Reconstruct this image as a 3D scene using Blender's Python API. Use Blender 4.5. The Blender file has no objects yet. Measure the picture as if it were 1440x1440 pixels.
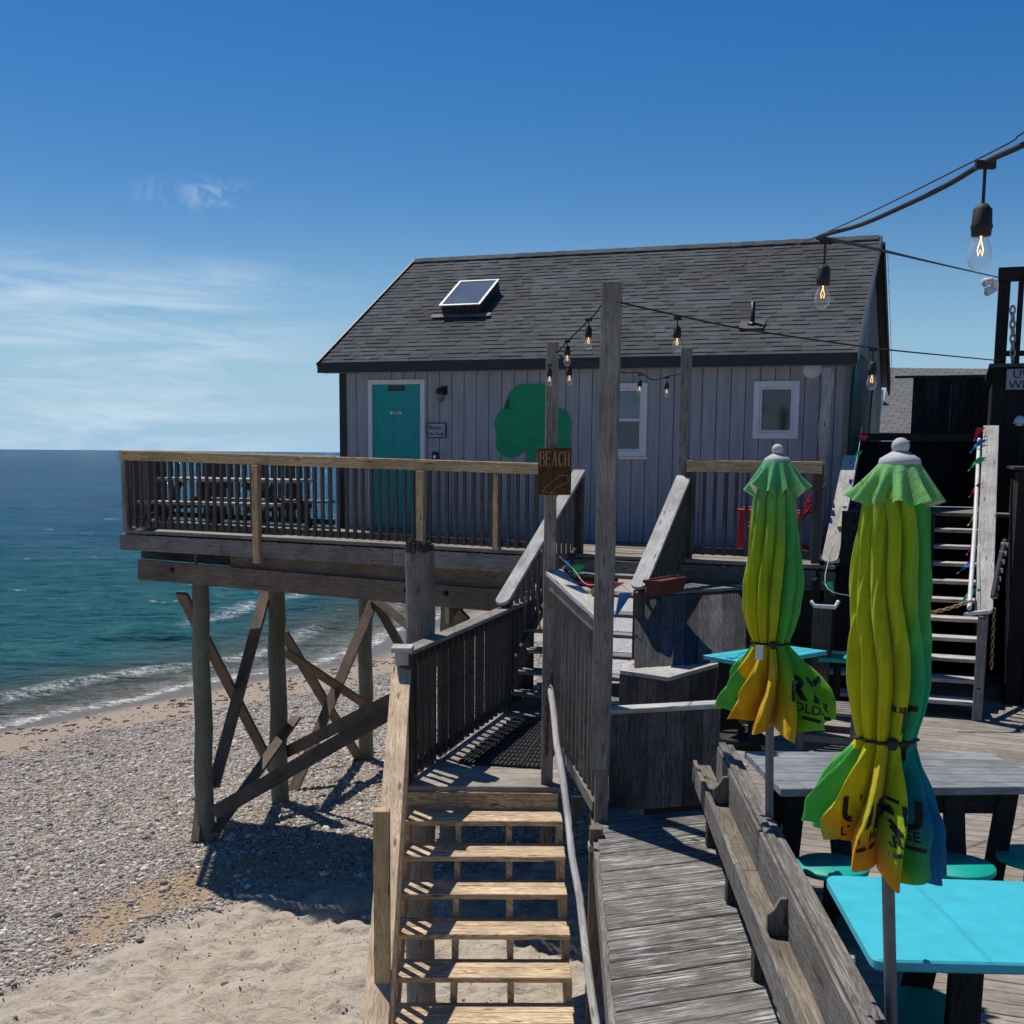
import bpy, bmesh, math, random
import numpy as np
from mathutils import Vector, Matrix, noise
random.seed(7); rng = np.random.RandomState(5)
R_ = math.radians
scene = bpy.context.scene
# ------------------------------------------------------------------ camera, sky, sun, exposure
FPX, CY, HOR, ROLL = 1700.0, 872.0, 637.5, 0.009
PITCH = math.atan((CY-HOR)/FPX)
cd = bpy.data.cameras.new('camera'); cam = bpy.data.objects.new('camera', cd); scene.collection.objects.link(cam)
cd.sensor_width = 36; cd.lens = 36*FPX/1440; cd.shift_y = (CY-720)/1440; cd.clip_start = .05; cd.clip_end = 20000
cam.matrix_world = Matrix.Rotation(math.pi/2-PITCH, 4, 'X') @ Matrix.Rotation(ROLL, 4, 'Z')
scene.camera = cam
SUN_EL, SUN_AZ = R_(64), R_(40)
to_sun = Vector((-math.sin(SUN_AZ)*math.cos(SUN_EL), math.cos(SUN_AZ)*math.cos(SUN_EL), math.sin(SUN_EL)))
w = bpy.data.worlds.new('World'); scene.world = w; w.use_nodes = True
nt = w.node_tree; nt.nodes.clear()
def N(nt, t, **k):
    n = nt.nodes.new(t)
    for a, b in k.items():
        if a == 'ins':
            for i, v in b.items(): n.inputs[i].default_value = v
        else: setattr(n, a, b)
    return n
def L(nt, a, b): nt.links.new(a, b)
sky = N(nt, 'ShaderNodeTexSky', sky_type='NISHITA', sun_disc=False, sun_elevation=SUN_EL, sun_rotation=-SUN_AZ, altitude=0, air_density=1.0, dust_density=.25, ozone_density=3.0)
hs = N(nt, 'ShaderNodeHueSaturation', ins={'Hue': .507, 'Saturation': 1.45, 'Value': .93})
L(nt, sky.outputs[0], hs.inputs['Color'])
# thin cirrus, laid out by direction over the sea
tc = N(nt, 'ShaderNodeTexCoord'); sp = N(nt, 'ShaderNodeSeparateXYZ'); L(nt, tc.outputs['Generated'], sp.inputs[0])
mp = N(nt, 'ShaderNodeMapping'); mp.inputs['Rotation'].default_value = (0, R_(-9), 0); mp.inputs['Scale'].default_value = (3.2, 3.2, 26)
L(nt, tc.outputs['Generated'], mp.inputs[0])
n1 = N(nt, 'ShaderNodeTexNoise', ins={'Scale': 1.6, 'Detail': 9, 'Roughness': .62, 'Distortion': .6}); L(nt, mp.outputs[0], n1.inputs['Vector'])
cr = N(nt, 'ShaderNodeValToRGB'); cr.color_ramp.elements[0].position = .40; cr.color_ramp.elements[1].position = .66; L(nt, n1.outputs['Fac'], cr.inputs[0])
def mth(nt, op, a, b=None, c=None, clamp=False):
    n = N(nt, 'ShaderNodeMath', operation=op, use_clamp=clamp)
    for i, v in enumerate((a, b, c)):
        if v is None: continue
        if isinstance(v, (int, float)): n.inputs[i].default_value = v
        else: L(nt, v, n.inputs[i])
    return n.outputs[0]
def mrange(nt, v, a, b, c=0., d=1., smooth=True):
    n = N(nt, 'ShaderNodeMapRange', interpolation_type='SMOOTHSTEP' if smooth else 'LINEAR')
    L(nt, v, n.inputs[0])
    for i, x in enumerate((a, b, c, d)): n.inputs[i+1].default_value = x
    return n.outputs[0]
azm = mrange(nt, sp.outputs['X'], -.10, -.27)           # fades towards the middle of the sky
elo = mrange(nt, sp.outputs['Z'], .165, .11)            # upper limit
mask = mth(nt, 'MULTIPLY', azm, elo)
cl = mth(nt, 'MULTIPLY', cr.outputs[0], mask)
# second, small wisp higher up
vm = N(nt, 'ShaderNodeVectorMath', operation='SUBTRACT'); vm.inputs[1].default_value = (-.243, .95, .193); L(nt, tc.outputs['Generated'], vm.inputs[0])
mp2 = N(nt, 'ShaderNodeMapping', vector_type='POINT'); mp2.inputs['Rotation'].default_value = (0, R_(22), 0); mp2.inputs['Scale'].default_value = (16, 1, 58); L(nt, vm.outputs[0], mp2.inputs[0])
ln = N(nt, 'ShaderNodeVectorMath', operation='LENGTH'); L(nt, mp2.outputs[0], ln.inputs[0])
ws = mrange(nt, ln.outputs['Value'], 1.0, .1)
n2 = N(nt, 'ShaderNodeTexNoise', ins={'Scale': 26, 'Detail': 7, 'Roughness': .7, 'Distortion': 1.5}); L(nt, tc.outputs['Generated'], n2.inputs['Vector'])
ws = mth(nt, 'MULTIPLY', ws, mrange(nt, n2.outputs['Fac'], .42, .7))
cl = mth(nt, 'ADD', mth(nt, 'MULTIPLY', cl, .60), mth(nt, 'MULTIPLY', ws, .3), clamp=True)
mx = N(nt, 'ShaderNodeMix', data_type='RGBA'); mx.inputs['B'].default_value = (8.0, 9.2, 10.6, 1)
hz = mrange(nt, sp.outputs['Z'], .20, -.03)          # clean sea air: pale blue instead of yellow near the horizon
hzc = N(nt, 'ShaderNodeMix', data_type='RGBA'); L(nt, mth(nt, 'MULTIPLY', hz, .92), hzc.inputs['Factor']); L(nt, hs.outputs[0], hzc.inputs['A']); hzc.inputs['B'].default_value = (3.5, 6.2, 8.9, 1)
L(nt, cl, mx.inputs['Factor']); L(nt, hzc.outputs['Result'], mx.inputs['A'])
bg = N(nt, 'ShaderNodeBackground', ins={'Strength': .072}); wo = N(nt, 'ShaderNodeOutputWorld')
L(nt, mx.outputs['Result'], bg.inputs[0]); L(nt, bg.outputs[0], wo.inputs[0])
sd = bpy.data.lights.new('sun', 'SUN'); sd.energy = 3.9; sd.angle = R_(.53); sd.color = (1, .95, .87)
so = bpy.data.objects.new('sun', sd); scene.collection.objects.link(so); so.rotation_euler = to_sun.to_track_quat('Z', 'Y').to_euler()
so.location = (0, 0, 30)
vs = scene.view_settings; vs.view_transform = 'Standard'; vs.look = 'None'; vs.exposure = 0.3; vs.gamma = 1
scene.render.engine = 'CYCLES'

# ------------------------------------------------------------------ measuring helpers (eye level is z = 0)
_r = Vector((1, 0, 0)); _f = Vector((0, math.cos(PITCH), -math.sin(PITCH))); _u = _r.cross(_f)
_c, _s = math.cos(ROLL), math.sin(ROLL)
CR, CU, CF = _r*_c+_u*_s, _u*_c-_r*_s, _f
TH = .3519; O0 = Vector((-2.301, 16.452, 0)); ud = Vector((math.cos(TH), -math.sin(TH), 0)); vd = Vector((math.sin(TH), math.cos(TH), 0))
def W(u, v, z=0.): return O0+ud*u+vd*v+Vector((0, 0, z))
def P(x, y, Y=None, Z=None, V=None, X=None):
    d = CR*((x-720)/FPX)+CU*((CY-y)/FPX)+CF
    if Y is not None: t = Y/d.y
    elif Z is not None: t = Z/d.z
    elif X is not None: t = X/d.x
    else: t = (V+vd.dot(O0))/vd.dot(d)
    return d*t
def V3(*a): return Vector(a)

# ------------------------------------------------------------------ object helpers
MATS = {}; MW = {}
def set_label(o, label=None, cat=None, group=None, kind=None):
    if label: o['label'] = label
    if cat: o['category'] = cat
    if group: o['group'] = group
    if kind: o['kind'] = kind
    return o
def thing(name, label, cat, loc, group=None, rz=0):
    o = bpy.data.objects.new(name, None); o.empty_display_size = .2; scene.collection.objects.link(o)
    o.location = loc; o.rotation_euler = (0, 0, rz)
    MW[o] = Matrix.Translation(loc) @ Matrix.Rotation(rz, 4, 'Z')
    return set_label(o, label, cat, group)
class MB:
    def __init__(s): s.v = []; s.f = []; s.uv = []; s.sm = []
    def add(s, vs_, fs, uvs=None, smooth=False):
        o = len(s.v); s.v += [tuple(q) for q in vs_]
        ru, rv = random.random()*37, random.random()*11
        for i, f in enumerate(fs):
            s.f.append([o+k for k in f]); s.sm.append(smooth)
            s.uv.append([(a+ru, b+rv) for a, b in (uvs[i] if uvs else [(0, 0)]*len(f))])
        return s
    def frame(s, c, ax, sz):
        """box with centre c, axes ax (unit vectors), full sizes sz; uv u runs along the longest axis"""
        h = [x/2 for x in sz]; P8 = []
        for i in (-1, 1):
            for j in (-1, 1):
                for k in (-1, 1): P8.append(c+ax[0]*(i*h[0])+ax[1]*(j*h[1])+ax[2]*(k*h[2]))
        fs = [(0, 1, 3, 2), (4, 6, 7, 5), (0, 4, 5, 1), (2, 3, 7, 6), (0, 2, 6, 4), (1, 5, 7, 3)]
        L_ = max(range(3), key=lambda a: sz[a]); co = [(i*h[0], j*h[1], k*h[2]) for i in (-1, 1) for j in (-1, 1) for k in (-1, 1)]
        na = [0, 0, 1, 1, 2, 2]; uvs = []
        for fi, f in enumerate(fs):
            o = [a for a in range(3) if a != na[fi]]
            if L_ in o: a = L_; b = [q for q in o if q != L_][0]
            else: a, b = o
            off = fi*.37
            if L_ not in o: uvs.append([(co[q][a]*.2, co[q][b]*3+off) for q in f])
            else: uvs.append([(co[q][a], co[q][b]+off) for q in f])
        # keep outward winding for right-handed axes
        if ax[0].cross(ax[1]).dot(ax[2]) < 0: fs = [f[::-1] for f in fs]; uvs = [u[::-1] for u in uvs]
        return s.add(P8, fs, uvs)
    def bx(s, x0, x1, y0, y1, z0, z1, hf=False, rz=None, o=None):
        c = V3((x0+x1)/2, (y0+y1)/2, (z0+z1)/2); ax = (V3(1, 0, 0), V3(0, 1, 0), V3(0, 0, 1))
        if hf: c = W(c.x, c.y, c.z); ax = (ud, vd, V3(0, 0, 1))
        elif rz is not None:
            M = Matrix.Rotation(rz, 3, 'Z'); c = M @ c+(o or V3(0, 0, 0)); ax = tuple(M @ a for a in ax)
        elif o is not None: c = c+o
        return s.frame(c, ax, (abs(x1-x0), abs(y1-y0), abs(z1-z0)))
    def beam(s, p0, p1, wd, th, up=V3(0, 0, 1), ext=0):
        d = p1-p0; ln_ = d.length+2*ext; d = d.normalized(); sd_ = d.cross(up).normalized(); u2 = sd_.cross(d).normalized()
        return s.frame((p0+p1)/2, (d, sd_, u2), (ln_, wd, th))
    def tube(s, pts, r, seg=10, cap=True):
        n = len(pts); vs_ = []; rr = r if isinstance(r, (list, tuple)) else [r]*n; acc = 0; us = []
        for i, p in enumerate(pts):
            d = (pts[min(i+1, n-1)]-pts[max(i-1, 0)]).normalized()
            a = d.orthogonal().normalized() if i == 0 else (a-d*a.dot(d)).normalized()
            b = d.cross(a)
            if i: acc += (p-pts[i-1]).length
            us.append(acc)
            for k in range(seg): t = 2*math.pi*k/seg; vs_.append(p+(a*math.cos(t)+b*math.sin(t))*rr[i])
        fs = []; uvs = []
        for i in range(n-1):
            for k in range(seg):
                k2 = (k+1) % seg; fs.append((i*seg+k, i*seg+k2, (i+1)*seg+k2, (i+1)*seg+k)); c_ = 2*math.pi*rr[i]/seg
                uvs.append([(us[i], k*c_), (us[i], (k+1)*c_), (us[i+1], (k+1)*c_), (us[i+1], k*c_)])
        s.add(vs_, fs, uvs, True)
        if cap:
            s.add([vs_[k] for k in range(seg)], [tuple(range(seg))[::-1]], [[(0, 0)]*seg])
            s.add([vs_[(n-1)*seg+k] for k in range(seg)], [tuple(range(seg))], [[(.1*math.cos(6.28*k/seg), .1*math.sin(6.28*k/seg)) for k in range(seg)]])
        return s
    def lathe(s, c, prof, seg=20, axis=V3(0, 0, 1)):
        a = axis.orthogonal().normalized(); b = axis.cross(a); vs_ = []; n = len(prof)
        for r, z in prof:
            for k in range(seg): t = 2*math.pi*k/seg; vs_.append(c+axis*z+(a*math.cos(t)+b*math.sin(t))*r)
        fs = [(i*seg+k, i*seg+(k+1) % seg, (i+1)*seg+(k+1) % seg, (i+1)*seg+k) for i in range(n-1) for k in range(seg)]
        return s.add(vs_, fs, None, True)
    def prism(s, pts, depth):
        """pts: planar polygon (Vectors, counter-clockwise seen from the side `depth` points to), extruded by the vector depth"""
        n = len(pts); vs_ = [p for p in pts]+[p+depth for p in pts]
        fs = [tuple(range(n))[::-1], tuple(range(n, 2*n))]+[(i, (i+1) % n, n+(i+1) % n, n+i) for i in range(n)]
        e = max(((pts[(i+1) % n]-pts[i]) for i in range(n)), key=lambda q: q.length).normalized(); g = depth.normalized().cross(e)
        uvs = [[((vs_[q]-pts[0]).dot(e), (vs_[q]-pts[0]).dot(g)+((vs_[q]-pts[0]).dot(depth.normalized()) if len(f) == 4 else 0)) for q in f] for f in fs]
        return s.add(vs_, fs, uvs)
    def build(s, name, mat, parent=None, bevel=0, label=None, cat=None, group=None, kind=None, origin=None):
        a = np.array(s.v)
        if parent is None:
            o_ = Vector(origin) if origin is not None else V3((a[:, 0].min()+a[:, 0].max())/2, (a[:, 1].min()+a[:, 1].max())/2, a[:, 2].min())
            M = Matrix.Translation(o_)
        else: M = MW[parent]; o_ = None
        Mi = np.array(M.inverted()); a = a @ Mi[:3, :3].T+Mi[:3, 3]
        me = bpy.data.meshes.new(name); me.from_pydata(a.tolist(), [], s.f); me.update()
        ul = me.uv_layers.new(name='UVMap'); fl = [c for u in s.uv for q in u for c in q]; ul.data.foreach_set('uv', fl)
        me.polygons.foreach_set('use_smooth', s.sm)
        o = bpy.data.objects.new(name, me); scene.collection.objects.link(o)
        for m_ in (mat if isinstance(mat, (list, tuple)) else [mat]): me.materials.append(MATS[m_] if isinstance(m_, str) else m_)
        if parent is None: o.location = o_; MW[o] = M
        else: o.parent = parent; MW[o] = M
        if bevel:
            b = o.modifiers.new('bevel', 'BEVEL'); b.width = bevel; b.segments = 1; b.limit_method = 'ANGLE'; b.angle_limit = R_(40)
        return set_label(o, label, cat, group, kind)

# ------------------------------------------------------------------ materials
def newmat(name):
    m = bpy.data.materials.new(name); m.use_nodes = True; MATS[name] = m; nt = m.node_tree; nt.nodes.clear()
    b = N(nt, 'ShaderNodeBsdfPrincipled'); o = N(nt, 'ShaderNodeOutputMaterial'); L(nt, b.outputs[0], o.inputs[0]); return m, nt, b
def mixc(nt, fac, a, b, blend='MIX'):
    n = N(nt, 'ShaderNodeMix', data_type='RGBA', blend_type=blend)
    for key, v in (('Factor', fac), ('A', a), ('B', b)):
        if isinstance(v, (int, float)): n.inputs[key].default_value = v
        elif isinstance(v, tuple): n.inputs[key].default_value = (*v, 1) if len(v) == 3 else v
        else: L(nt, v, n.inputs[key])
    return n.outputs['Result']
def wood(name, base, light, dark, streak=.5, tone=.35, rough=.85, knots=.5, whit=None, whit_amt=0, green=0, bump=.5, spec=.2):
    m, nt, b = newmat(name)
    uv = N(nt, 'ShaderNodeUVMap'); geo = N(nt, 'ShaderNodeNewGeometry')
    mp = N(nt, 'ShaderNodeMapping'); mp.inputs['Scale'].default_value = (1.3, 38, 1); L(nt, uv.outputs[0], mp.inputs[0])
    n1 = N(nt, 'ShaderNodeTexNoise', ins={'Scale': 1.5, 'Detail': 6, 'Roughness': .65, 'Distortion': .35}); L(nt, mp.outputs[0], n1.inputs['Vector'])
    mpb = N(nt, 'ShaderNodeMapping'); mpb.inputs['Scale'].default_value = (.7, 9, 1); L(nt, uv.outputs[0], mpb.inputs[0])
    n2 = N(nt, 'ShaderNodeTexNoise', ins={'Scale': 1.7, 'Detail': 4, 'Distortion': 1.2}); L(nt, mpb.outputs[0], n2.inputs['Vector'])
    # cathedral rings: bands of a distorted distance
    rings = mth(nt, 'SINE', mth(nt, 'MULTIPLY', n2.outputs['Fac'], 75.))
    rings = mth(nt, 'MULTIPLY_ADD', rings, .5, .5)
    g = mth(nt, 'MULTIPLY_ADD', n1.outputs['Fac'], .7, mth(nt, 'MULTIPLY', rings, .3))
    grain = mrange(nt, g, .5-.28, .5+.28)
    col = mixc(nt, grain, dark, light)
    col = mixc(nt, 1-streak, col, base)
    # broad stains
    n3 = N(nt, 'ShaderNodeTexNoise', ins={'Scale': 2.2, 'Detail': 5, 'Roughness': .6}); L(nt, uv.outputs[0], n3.inputs['Vector'])
    st = mrange(nt, n3.outputs['Fac'], .3, .7, .72, 1.2)
    isl = mrange(nt, geo.outputs['Random Per Island'], 0, 1, 1-tone, 1+tone, False)
    val = mth(nt, 'MULTIPLY', st, isl)
    hv = N(nt, 'ShaderNodeHueSaturation'); L(nt, col, hv.inputs['Color']); L(nt, val, hv.inputs['Value']); col = hv.outputs[0]
    # knots and checks
    if knots:
        mk = N(nt, 'ShaderNodeMapping'); mk.inputs['Scale'].default_value = (1.6, 7, 1); L(nt, uv.outputs[0], mk.inputs[0])
        vo = N(nt, 'ShaderNodeTexVoronoi', voronoi_dimensions='2D', ins={'Scale': 1.0}); L(nt, mk.outputs[0], vo.inputs['Vector'])
        kn = mrange(nt, vo.outputs['Distance'], .10, .03, 0, knots)
        col = mixc(nt, kn, col, tuple(c*.3 for c in dark))
    mc = N(nt, 'ShaderNodeMapping'); mc.inputs['Scale'].default_value = (2.2, 60, 1); L(nt, uv.outputs[0], mc.inputs[0])
    nc = N(nt, 'ShaderNodeTexNoise', ins={'Scale': 1.1, 'Detail': 3, 'Roughness': .5, 'Distortion': .5}); L(nt, mc.outputs[0], nc.inputs['Vector'])
    ck = mrange(nt, nc.outputs['Fac'], .66, .73, 0, .75)
    col = mixc(nt, ck, col, tuple(c*.25 for c in dark))
    if whit:
        mw = N(nt, 'ShaderNodeMapping'); mw.inputs['Scale'].default_value = (3.2, 75, 1); L(nt, uv.outputs[0], mw.inputs[0])
        nw = N(nt, 'ShaderNodeTexNoise', ins={'Scale': 1.0, 'Detail': 9, 'Roughness': .7}); L(nt, mw.outputs[0], nw.inputs['Vector'])
        nb = N(nt, 'ShaderNodeTexNoise', ins={'Scale': 2.6, 'Detail': 3}); L(nt, uv.outputs[0], nb.inputs['Vector'])
        wm = mth(nt, 'MULTIPLY', mrange(nt, nw.outputs['Fac'], .50, .59), mrange(nt, nb.outputs['Fac'], .36, .6, .12, 1))
        col = mixc(nt, mth(nt, 'MULTIPLY', wm, whit_amt), col, whit)
    if green:
        ng = N(nt, 'ShaderNodeTexNoise', ins={'Scale': 1.1, 'Detail': 4}); L(nt, uv.outputs[0], ng.inputs['Vector'])
        col = mixc(nt, mrange(nt, ng.outputs['Fac'], .4, .65, 0, green), col, (.06, .085, .055))
    L(nt, col, b.inputs['Base Color']); b.inputs['Roughness'].default_value = rough; b.inputs['Specular IOR Level'].default_value = spec
    bp = N(nt, 'ShaderNodeBump', ins={'Strength': bump, 'Distance': .004}); L(nt, mth(nt, 'SUBTRACT', g, mth(nt, 'MULTIPLY', ck, 1.5)), bp.inputs['Height']); L(nt, bp.outputs[0], b.inputs['Normal'])
    return m
wood('weathered_wood', (.185, .165, .145), (.27, .25, .225), (.06, .052, .045))
wood('silver_wood', (.42, .40, .37), (.58, .56, .53), (.2, .185, .165), tone=.12, knots=.7)
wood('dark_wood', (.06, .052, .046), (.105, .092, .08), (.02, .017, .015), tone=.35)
wood('baluster_wood', (.085, .076, .07), (.14, .125, .115), (.035, .03, .027), tone=.25)
wood('brown_beam', (.155, .115, .085), (.22, .17, .13), (.06, .044, .033), tone=.25)
wood('new_pine', (.47, .33, .175), (.60, .44, .25), (.26, .165, .075), streak=.75, tone=.10, knots=.8, bump=.25)
wood('pale_pine', (.55, .41, .27), (.68, .53, .37), (.33, .225, .13), streak=.8, tone=.06, knots=.8, bump=.25)
wood('tread_pine', (.47, .345, .215), (.64, .50, .34), (.20, .13, .075), streak=.85, tone=.2, knots=.8, bump=.35)
wood('ramp_wood', (.12, .11, .10), (.22, .205, .185), (.035, .03, .027), tone=.28, knots=.3, whit=(.62, .61, .58), whit_amt=.72, bump=.8)
wood('curb_wood', (.13, .115, .10), (.22, .2, .175), (.05, .042, .036), tone=.2, whit=(.45, .44, .42), whit_amt=.35, bump=.8)
wood('deck_board', (.27, .235, .195), (.38, .335, .285), (.12, .10, .08), tone=.16, bump=.6)
wood('green_pile', (.20, .195, .15), (.29, .28, .23), (.085, .082, .062), tone=.12, green=.55, knots=.4)
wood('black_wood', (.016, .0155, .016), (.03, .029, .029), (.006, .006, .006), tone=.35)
wood('grey_plank', (.21, .225, .235), (.29, .305, .315), (.11, .115, .12), tone=.08, bump=.4)
wood('sign_wood', (.075, .036, .014), (.12, .06, .024), (.03, .014, .006), tone=.05, knots=.4)
wood('bench_wood', (.075, .07, .068), (.16, .152, .15), (.02, .018, .018), tone=.45, bump=.8)
wood('trough_wood', (.15, .125, .095), (.22, .19, .145), (.07, .055, .04), tone=.1, whit=(.5, .46, .4), whit_amt=.3)

def plain(name, col, rough=.6, metal=0, var=.12, scale=14, bump=.08, spec=.4, trans=0, emis=None, es=0, coat=0, stretch=None):
    m, nt, b = newmat(name)
    t = N(nt, 'ShaderNodeTexCoord'); n = N(nt, 'ShaderNodeTexNoise', ins={'Scale': scale, 'Detail': 6, 'Roughness': .6}); 
    if stretch:
        ms_ = N(nt, 'ShaderNodeMapping'); ms_.inputs['Scale'].default_value = tuple(q/scale for q in stretch); L(nt, t.outputs['Object'], ms_.inputs[0]); L(nt, ms_.outputs[0], n.inputs['Vector'])
    else: L(nt, t.outputs['Object'], n.inputs['Vector'])
    v = mrange(nt, n.outputs['Fac'], .3, .7, 1-var, 1+var); h = N(nt, 'ShaderNodeHueSaturation', ins={'Color': (*col, 1)}); L(nt, v, h.inputs['Value'])
    L(nt, h.outputs[0], b.inputs['Base Color']); b.inputs['Roughness'].default_value = rough; b.inputs['Metallic'].default_value = metal
    b.inputs['Specular IOR Level'].default_value = spec; b.inputs['Transmission Weight'].default_value = trans; b.inputs['Coat Weight'].default_value = coat
    if emis: b.inputs['Emission Color'].default_value = (*emis, 1); b.inputs['Emission Strength'].default_value = es
    if bump:
        bp = N(nt, 'ShaderNodeBump', ins={'Strength': bump, 'Distance': .01}); L(nt, n.outputs['Fac'], bp.inputs['Height']); L(nt, bp.outputs[0], b.inputs['Normal'])
    return m
plain('siding', (.285, .292, .318), .7, var=.13, scale=5, stretch=(14, 14, 1.3))
plain('siding_groove', (.05, .048, .055), .8)
plain('white_trim', (.60, .61, .64), .5, var=.06)
plain('navy_fascia', (.016, .017, .024), .5)
plain('door_teal', (.0, .27, .26), .45, var=.05)
plain('shamrock', (.0, .25, .10), .6, var=.12, scale=9)
plain('shamrock_shaded', (.0, .085, .04), .6, var=.15)  # shamrock green darkened, so the gable's shade sits in the colour
plain('gable_paint_shaded', (.04, .055, .056), .7, var=.25, scale=3)  # gable wall paint, darkened to stand for the shade there
plain('mural_teal', (.012, .10, .11), .6, var=.8, scale=3, stretch=(3, 3, 1))
plain('black_metal', (.012, .012, .013), .45)
plain('rubber', (.014, .014, .015), .7)
plain('grey_metal', (.30, .31, .32), .4, metal=.3)
plain('umbrella_metal', (.40, .42, .42), .75)
plain('pole_metal', (.13, .14, .15), .45, metal=.2)
plain('pipe_paint', (.60, .60, .58), .5)
plain('turquoise', (.05, .44, .53), .42, var=.07, scale=9, bump=.15)
plain('sea_green', (.0, .36, .28), .5, var=.05)
plain('red_plastic', (.40, .010, .035), .45, var=.08)
plain('terracotta', (.10, .022, .014), .6)
plain('glass_dark', (.012, .016, .02), .06, spec=.8, bump=0)
plain('glass_pale', (.09, .11, .14), .12, spec=.6, bump=0, var=.15, scale=2)
plain('glass_blind', (.17, .2, .22), .15, spec=.6, bump=0, var=.2, scale=2)
plain('light_plastic', (.68, .68, .66), .5)
plain('sign_grey', (.28, .32, .34), .6)
plain('ink', (.01, .01, .011), .6, bump=0)
plain('carved', (.33, .22, .10), .6)
plain('pink_ink', (.4, .12, .18), .6)
plain('aluminium', (.28, .29, .31), .35, metal=.6)
plain('gold_chain', (.38, .25, .09), .4, metal=.2)
plain('rust', (.07, .022, .012), .8)
plain('flag_red', (.62, .02, .05), .7); plain('flag_blue', (.03, .19, .5), .7); plain('flag_green', (.02, .5, .17), .7)
plain('flag_yellow', (.62, .55, .03), .7); plain('flag_pink', (.65, .08, .26), .7)
plain('white_cloth', (.62, .62, .60), .8)
plain('filament', (1, .6, .2), .5, emis=(1, .55, .18), es=2.2, bump=0)
m, nt, b = newmat('bulb_glass'); b.inputs['Roughness'].default_value = .03; b.inputs['Base Color'].default_value = (.5, .52, .55, 1); b.inputs['Specular IOR Level'].default_value = .8
fb_ = N(nt, 'ShaderNodeLayerWeight', ins={'Blend': .25}); tb_ = N(nt, 'ShaderNodeBsdfTransparent'); ms_ = N(nt, 'ShaderNodeMixShader'); L(nt, mth(nt, 'MULTIPLY_ADD', fb_.outputs['Facing'], .55, .10), ms_.inputs[0]); L(nt, tb_.outputs[0], ms_.inputs[1]); L(nt, b.outputs[0], ms_.inputs[2]); L(nt, ms_.outputs[0], [q for q in nt.nodes if q.type == 'OUTPUT_MATERIAL'][0].inputs[0])
# asphalt shingles
m, nt, b = newmat('shingle'); geo = N(nt, 'ShaderNodeNewGeometry'); t = N(nt, 'ShaderNodeTexCoord')
n = N(nt, 'ShaderNodeTexNoise', ins={'Scale': 170, 'Detail': 3, 'Roughness': .7}); L(nt, t.outputs['Object'], n.inputs['Vector'])
n2 = N(nt, 'ShaderNodeTexNoise', ins={'Scale': 1.2, 'Detail': 5}); L(nt, t.outputs['Object'], n2.inputs['Vector'])
v = mth(nt, 'MULTIPLY', mrange(nt, geo.outputs['Random Per Island'], 0, 1, .83, 1.17, False), mth(nt, 'MULTIPLY', mrange(nt, n.outputs['Fac'], .3, .7, .7, 1.3), mrange(nt, n2.outputs['Fac'], .3, .7, .85, 1.15)))
h = N(nt, 'ShaderNodeHueSaturation', ins={'Color': (.076, .079, .084, 1)}); L(nt, v, h.inputs['Value'])
# bird lime specks near the ridge
vo = N(nt, 'ShaderNodeTexNoise', ins={'Scale': 11, 'Detail': 8, 'Roughness': .8}); L(nt, t.outputs['Object'], vo.inputs['Vector'])
cc = mixc(nt, mrange(nt, vo.outputs['Fac'], .715, .75, 0, .8), h.outputs[0], (.5, .5, .48))
L(nt, cc, b.inputs['Base Color']); b.inputs['Roughness'].default_value = .95; b.inputs['Specular IOR Level'].default_value = .1
bp = N(nt, 'ShaderNodeBump', ins={'Strength': .35, 'Distance': .004}); L(nt, n.outputs['Fac'], bp.inputs['Height']); L(nt, bp.outputs[0], b.inputs['Normal'])
m, nt, b = newmat('far_shingle'); t = N(nt, 'ShaderNodeTexCoord'); br = N(nt, 'ShaderNodeTexBrick', ins={'Scale': 1, 'Brick Width': .3, 'Row Height': .13, 'Mortar Size': .012, 'Color1': (.10, .104, .105, 1), 'Color2': (.14, .145, .145, 1), 'Mortar': (.045, .045, .045, 1)})
u_ = N(nt, 'ShaderNodeUVMap'); L(nt, u_.outputs[0], br.inputs['Vector']); L(nt, br.outputs[0], b.inputs['Base Color']); b.inputs['Roughness'].default_value = .9
# ------------------------------------------------------------------ beach and sea
SEA = -5.7
def vnoise(x, y, seed=0):
    xi = np.floor(x).astype(np.int64); yi = np.floor(y).astype(np.int64); fx = x-xi; fy = y-yi
    fx = fx*fx*fx*(fx*(fx*6-15)+10); fy = fy*fy*fy*(fy*(fy*6-15)+10)
    def hsh(a, b):
        h = (a*374761393+b*668265263+seed*982451653) & 0xffffffff; h = ((h ^ (h >> 13))*1274126177) & 0xffffffff; return ((h ^ (h >> 16)) & 0xffff)/65535.
    return (hsh(xi, yi)*(1-fx)+hsh(xi+1, yi)*fx)*(1-fy)+(hsh(xi, yi+1)*(1-fx)+hsh(xi+1, yi+1)*fx)*fy
def fbm(x, y, o=4, seed=0, g=.5):
    a = 1; t = 0; s_ = 0
    for i in range(o):
        c_, sn = math.cos(i*1.1+.4), math.sin(i*1.1+.4)
        t = t+a*vnoise((x*c_+y*sn)*2**i+i*17.3, (-x*sn+y*c_)*2**i-i*9.1, seed+i); s_ += a; a *= g
    return t/s_
shore = [P(x, y, Z=SEA) for x, y in ((-200, 1052), (0, 1022), (100, 1003), (200, 985), (300, 962), (400, 943), (470, 930), (530, 908), (570, 892), (620, 868))]
sx = np.array([-40, -17]+[p.x for p in shore]+[2, 20, 200]); sy = np.array([-60, 8]+[p.y for p in shore]+[55, 90, 900])
o_ = np.argsort(sy); sx = sx[o_]; sy = sy[o_]
def inland(x, y):
    wob = (fbm(x*.25, y*.25, 3, 9)-.5)*1.0
    return (x-np.interp(y, sy, sx))*.86+wob
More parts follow.
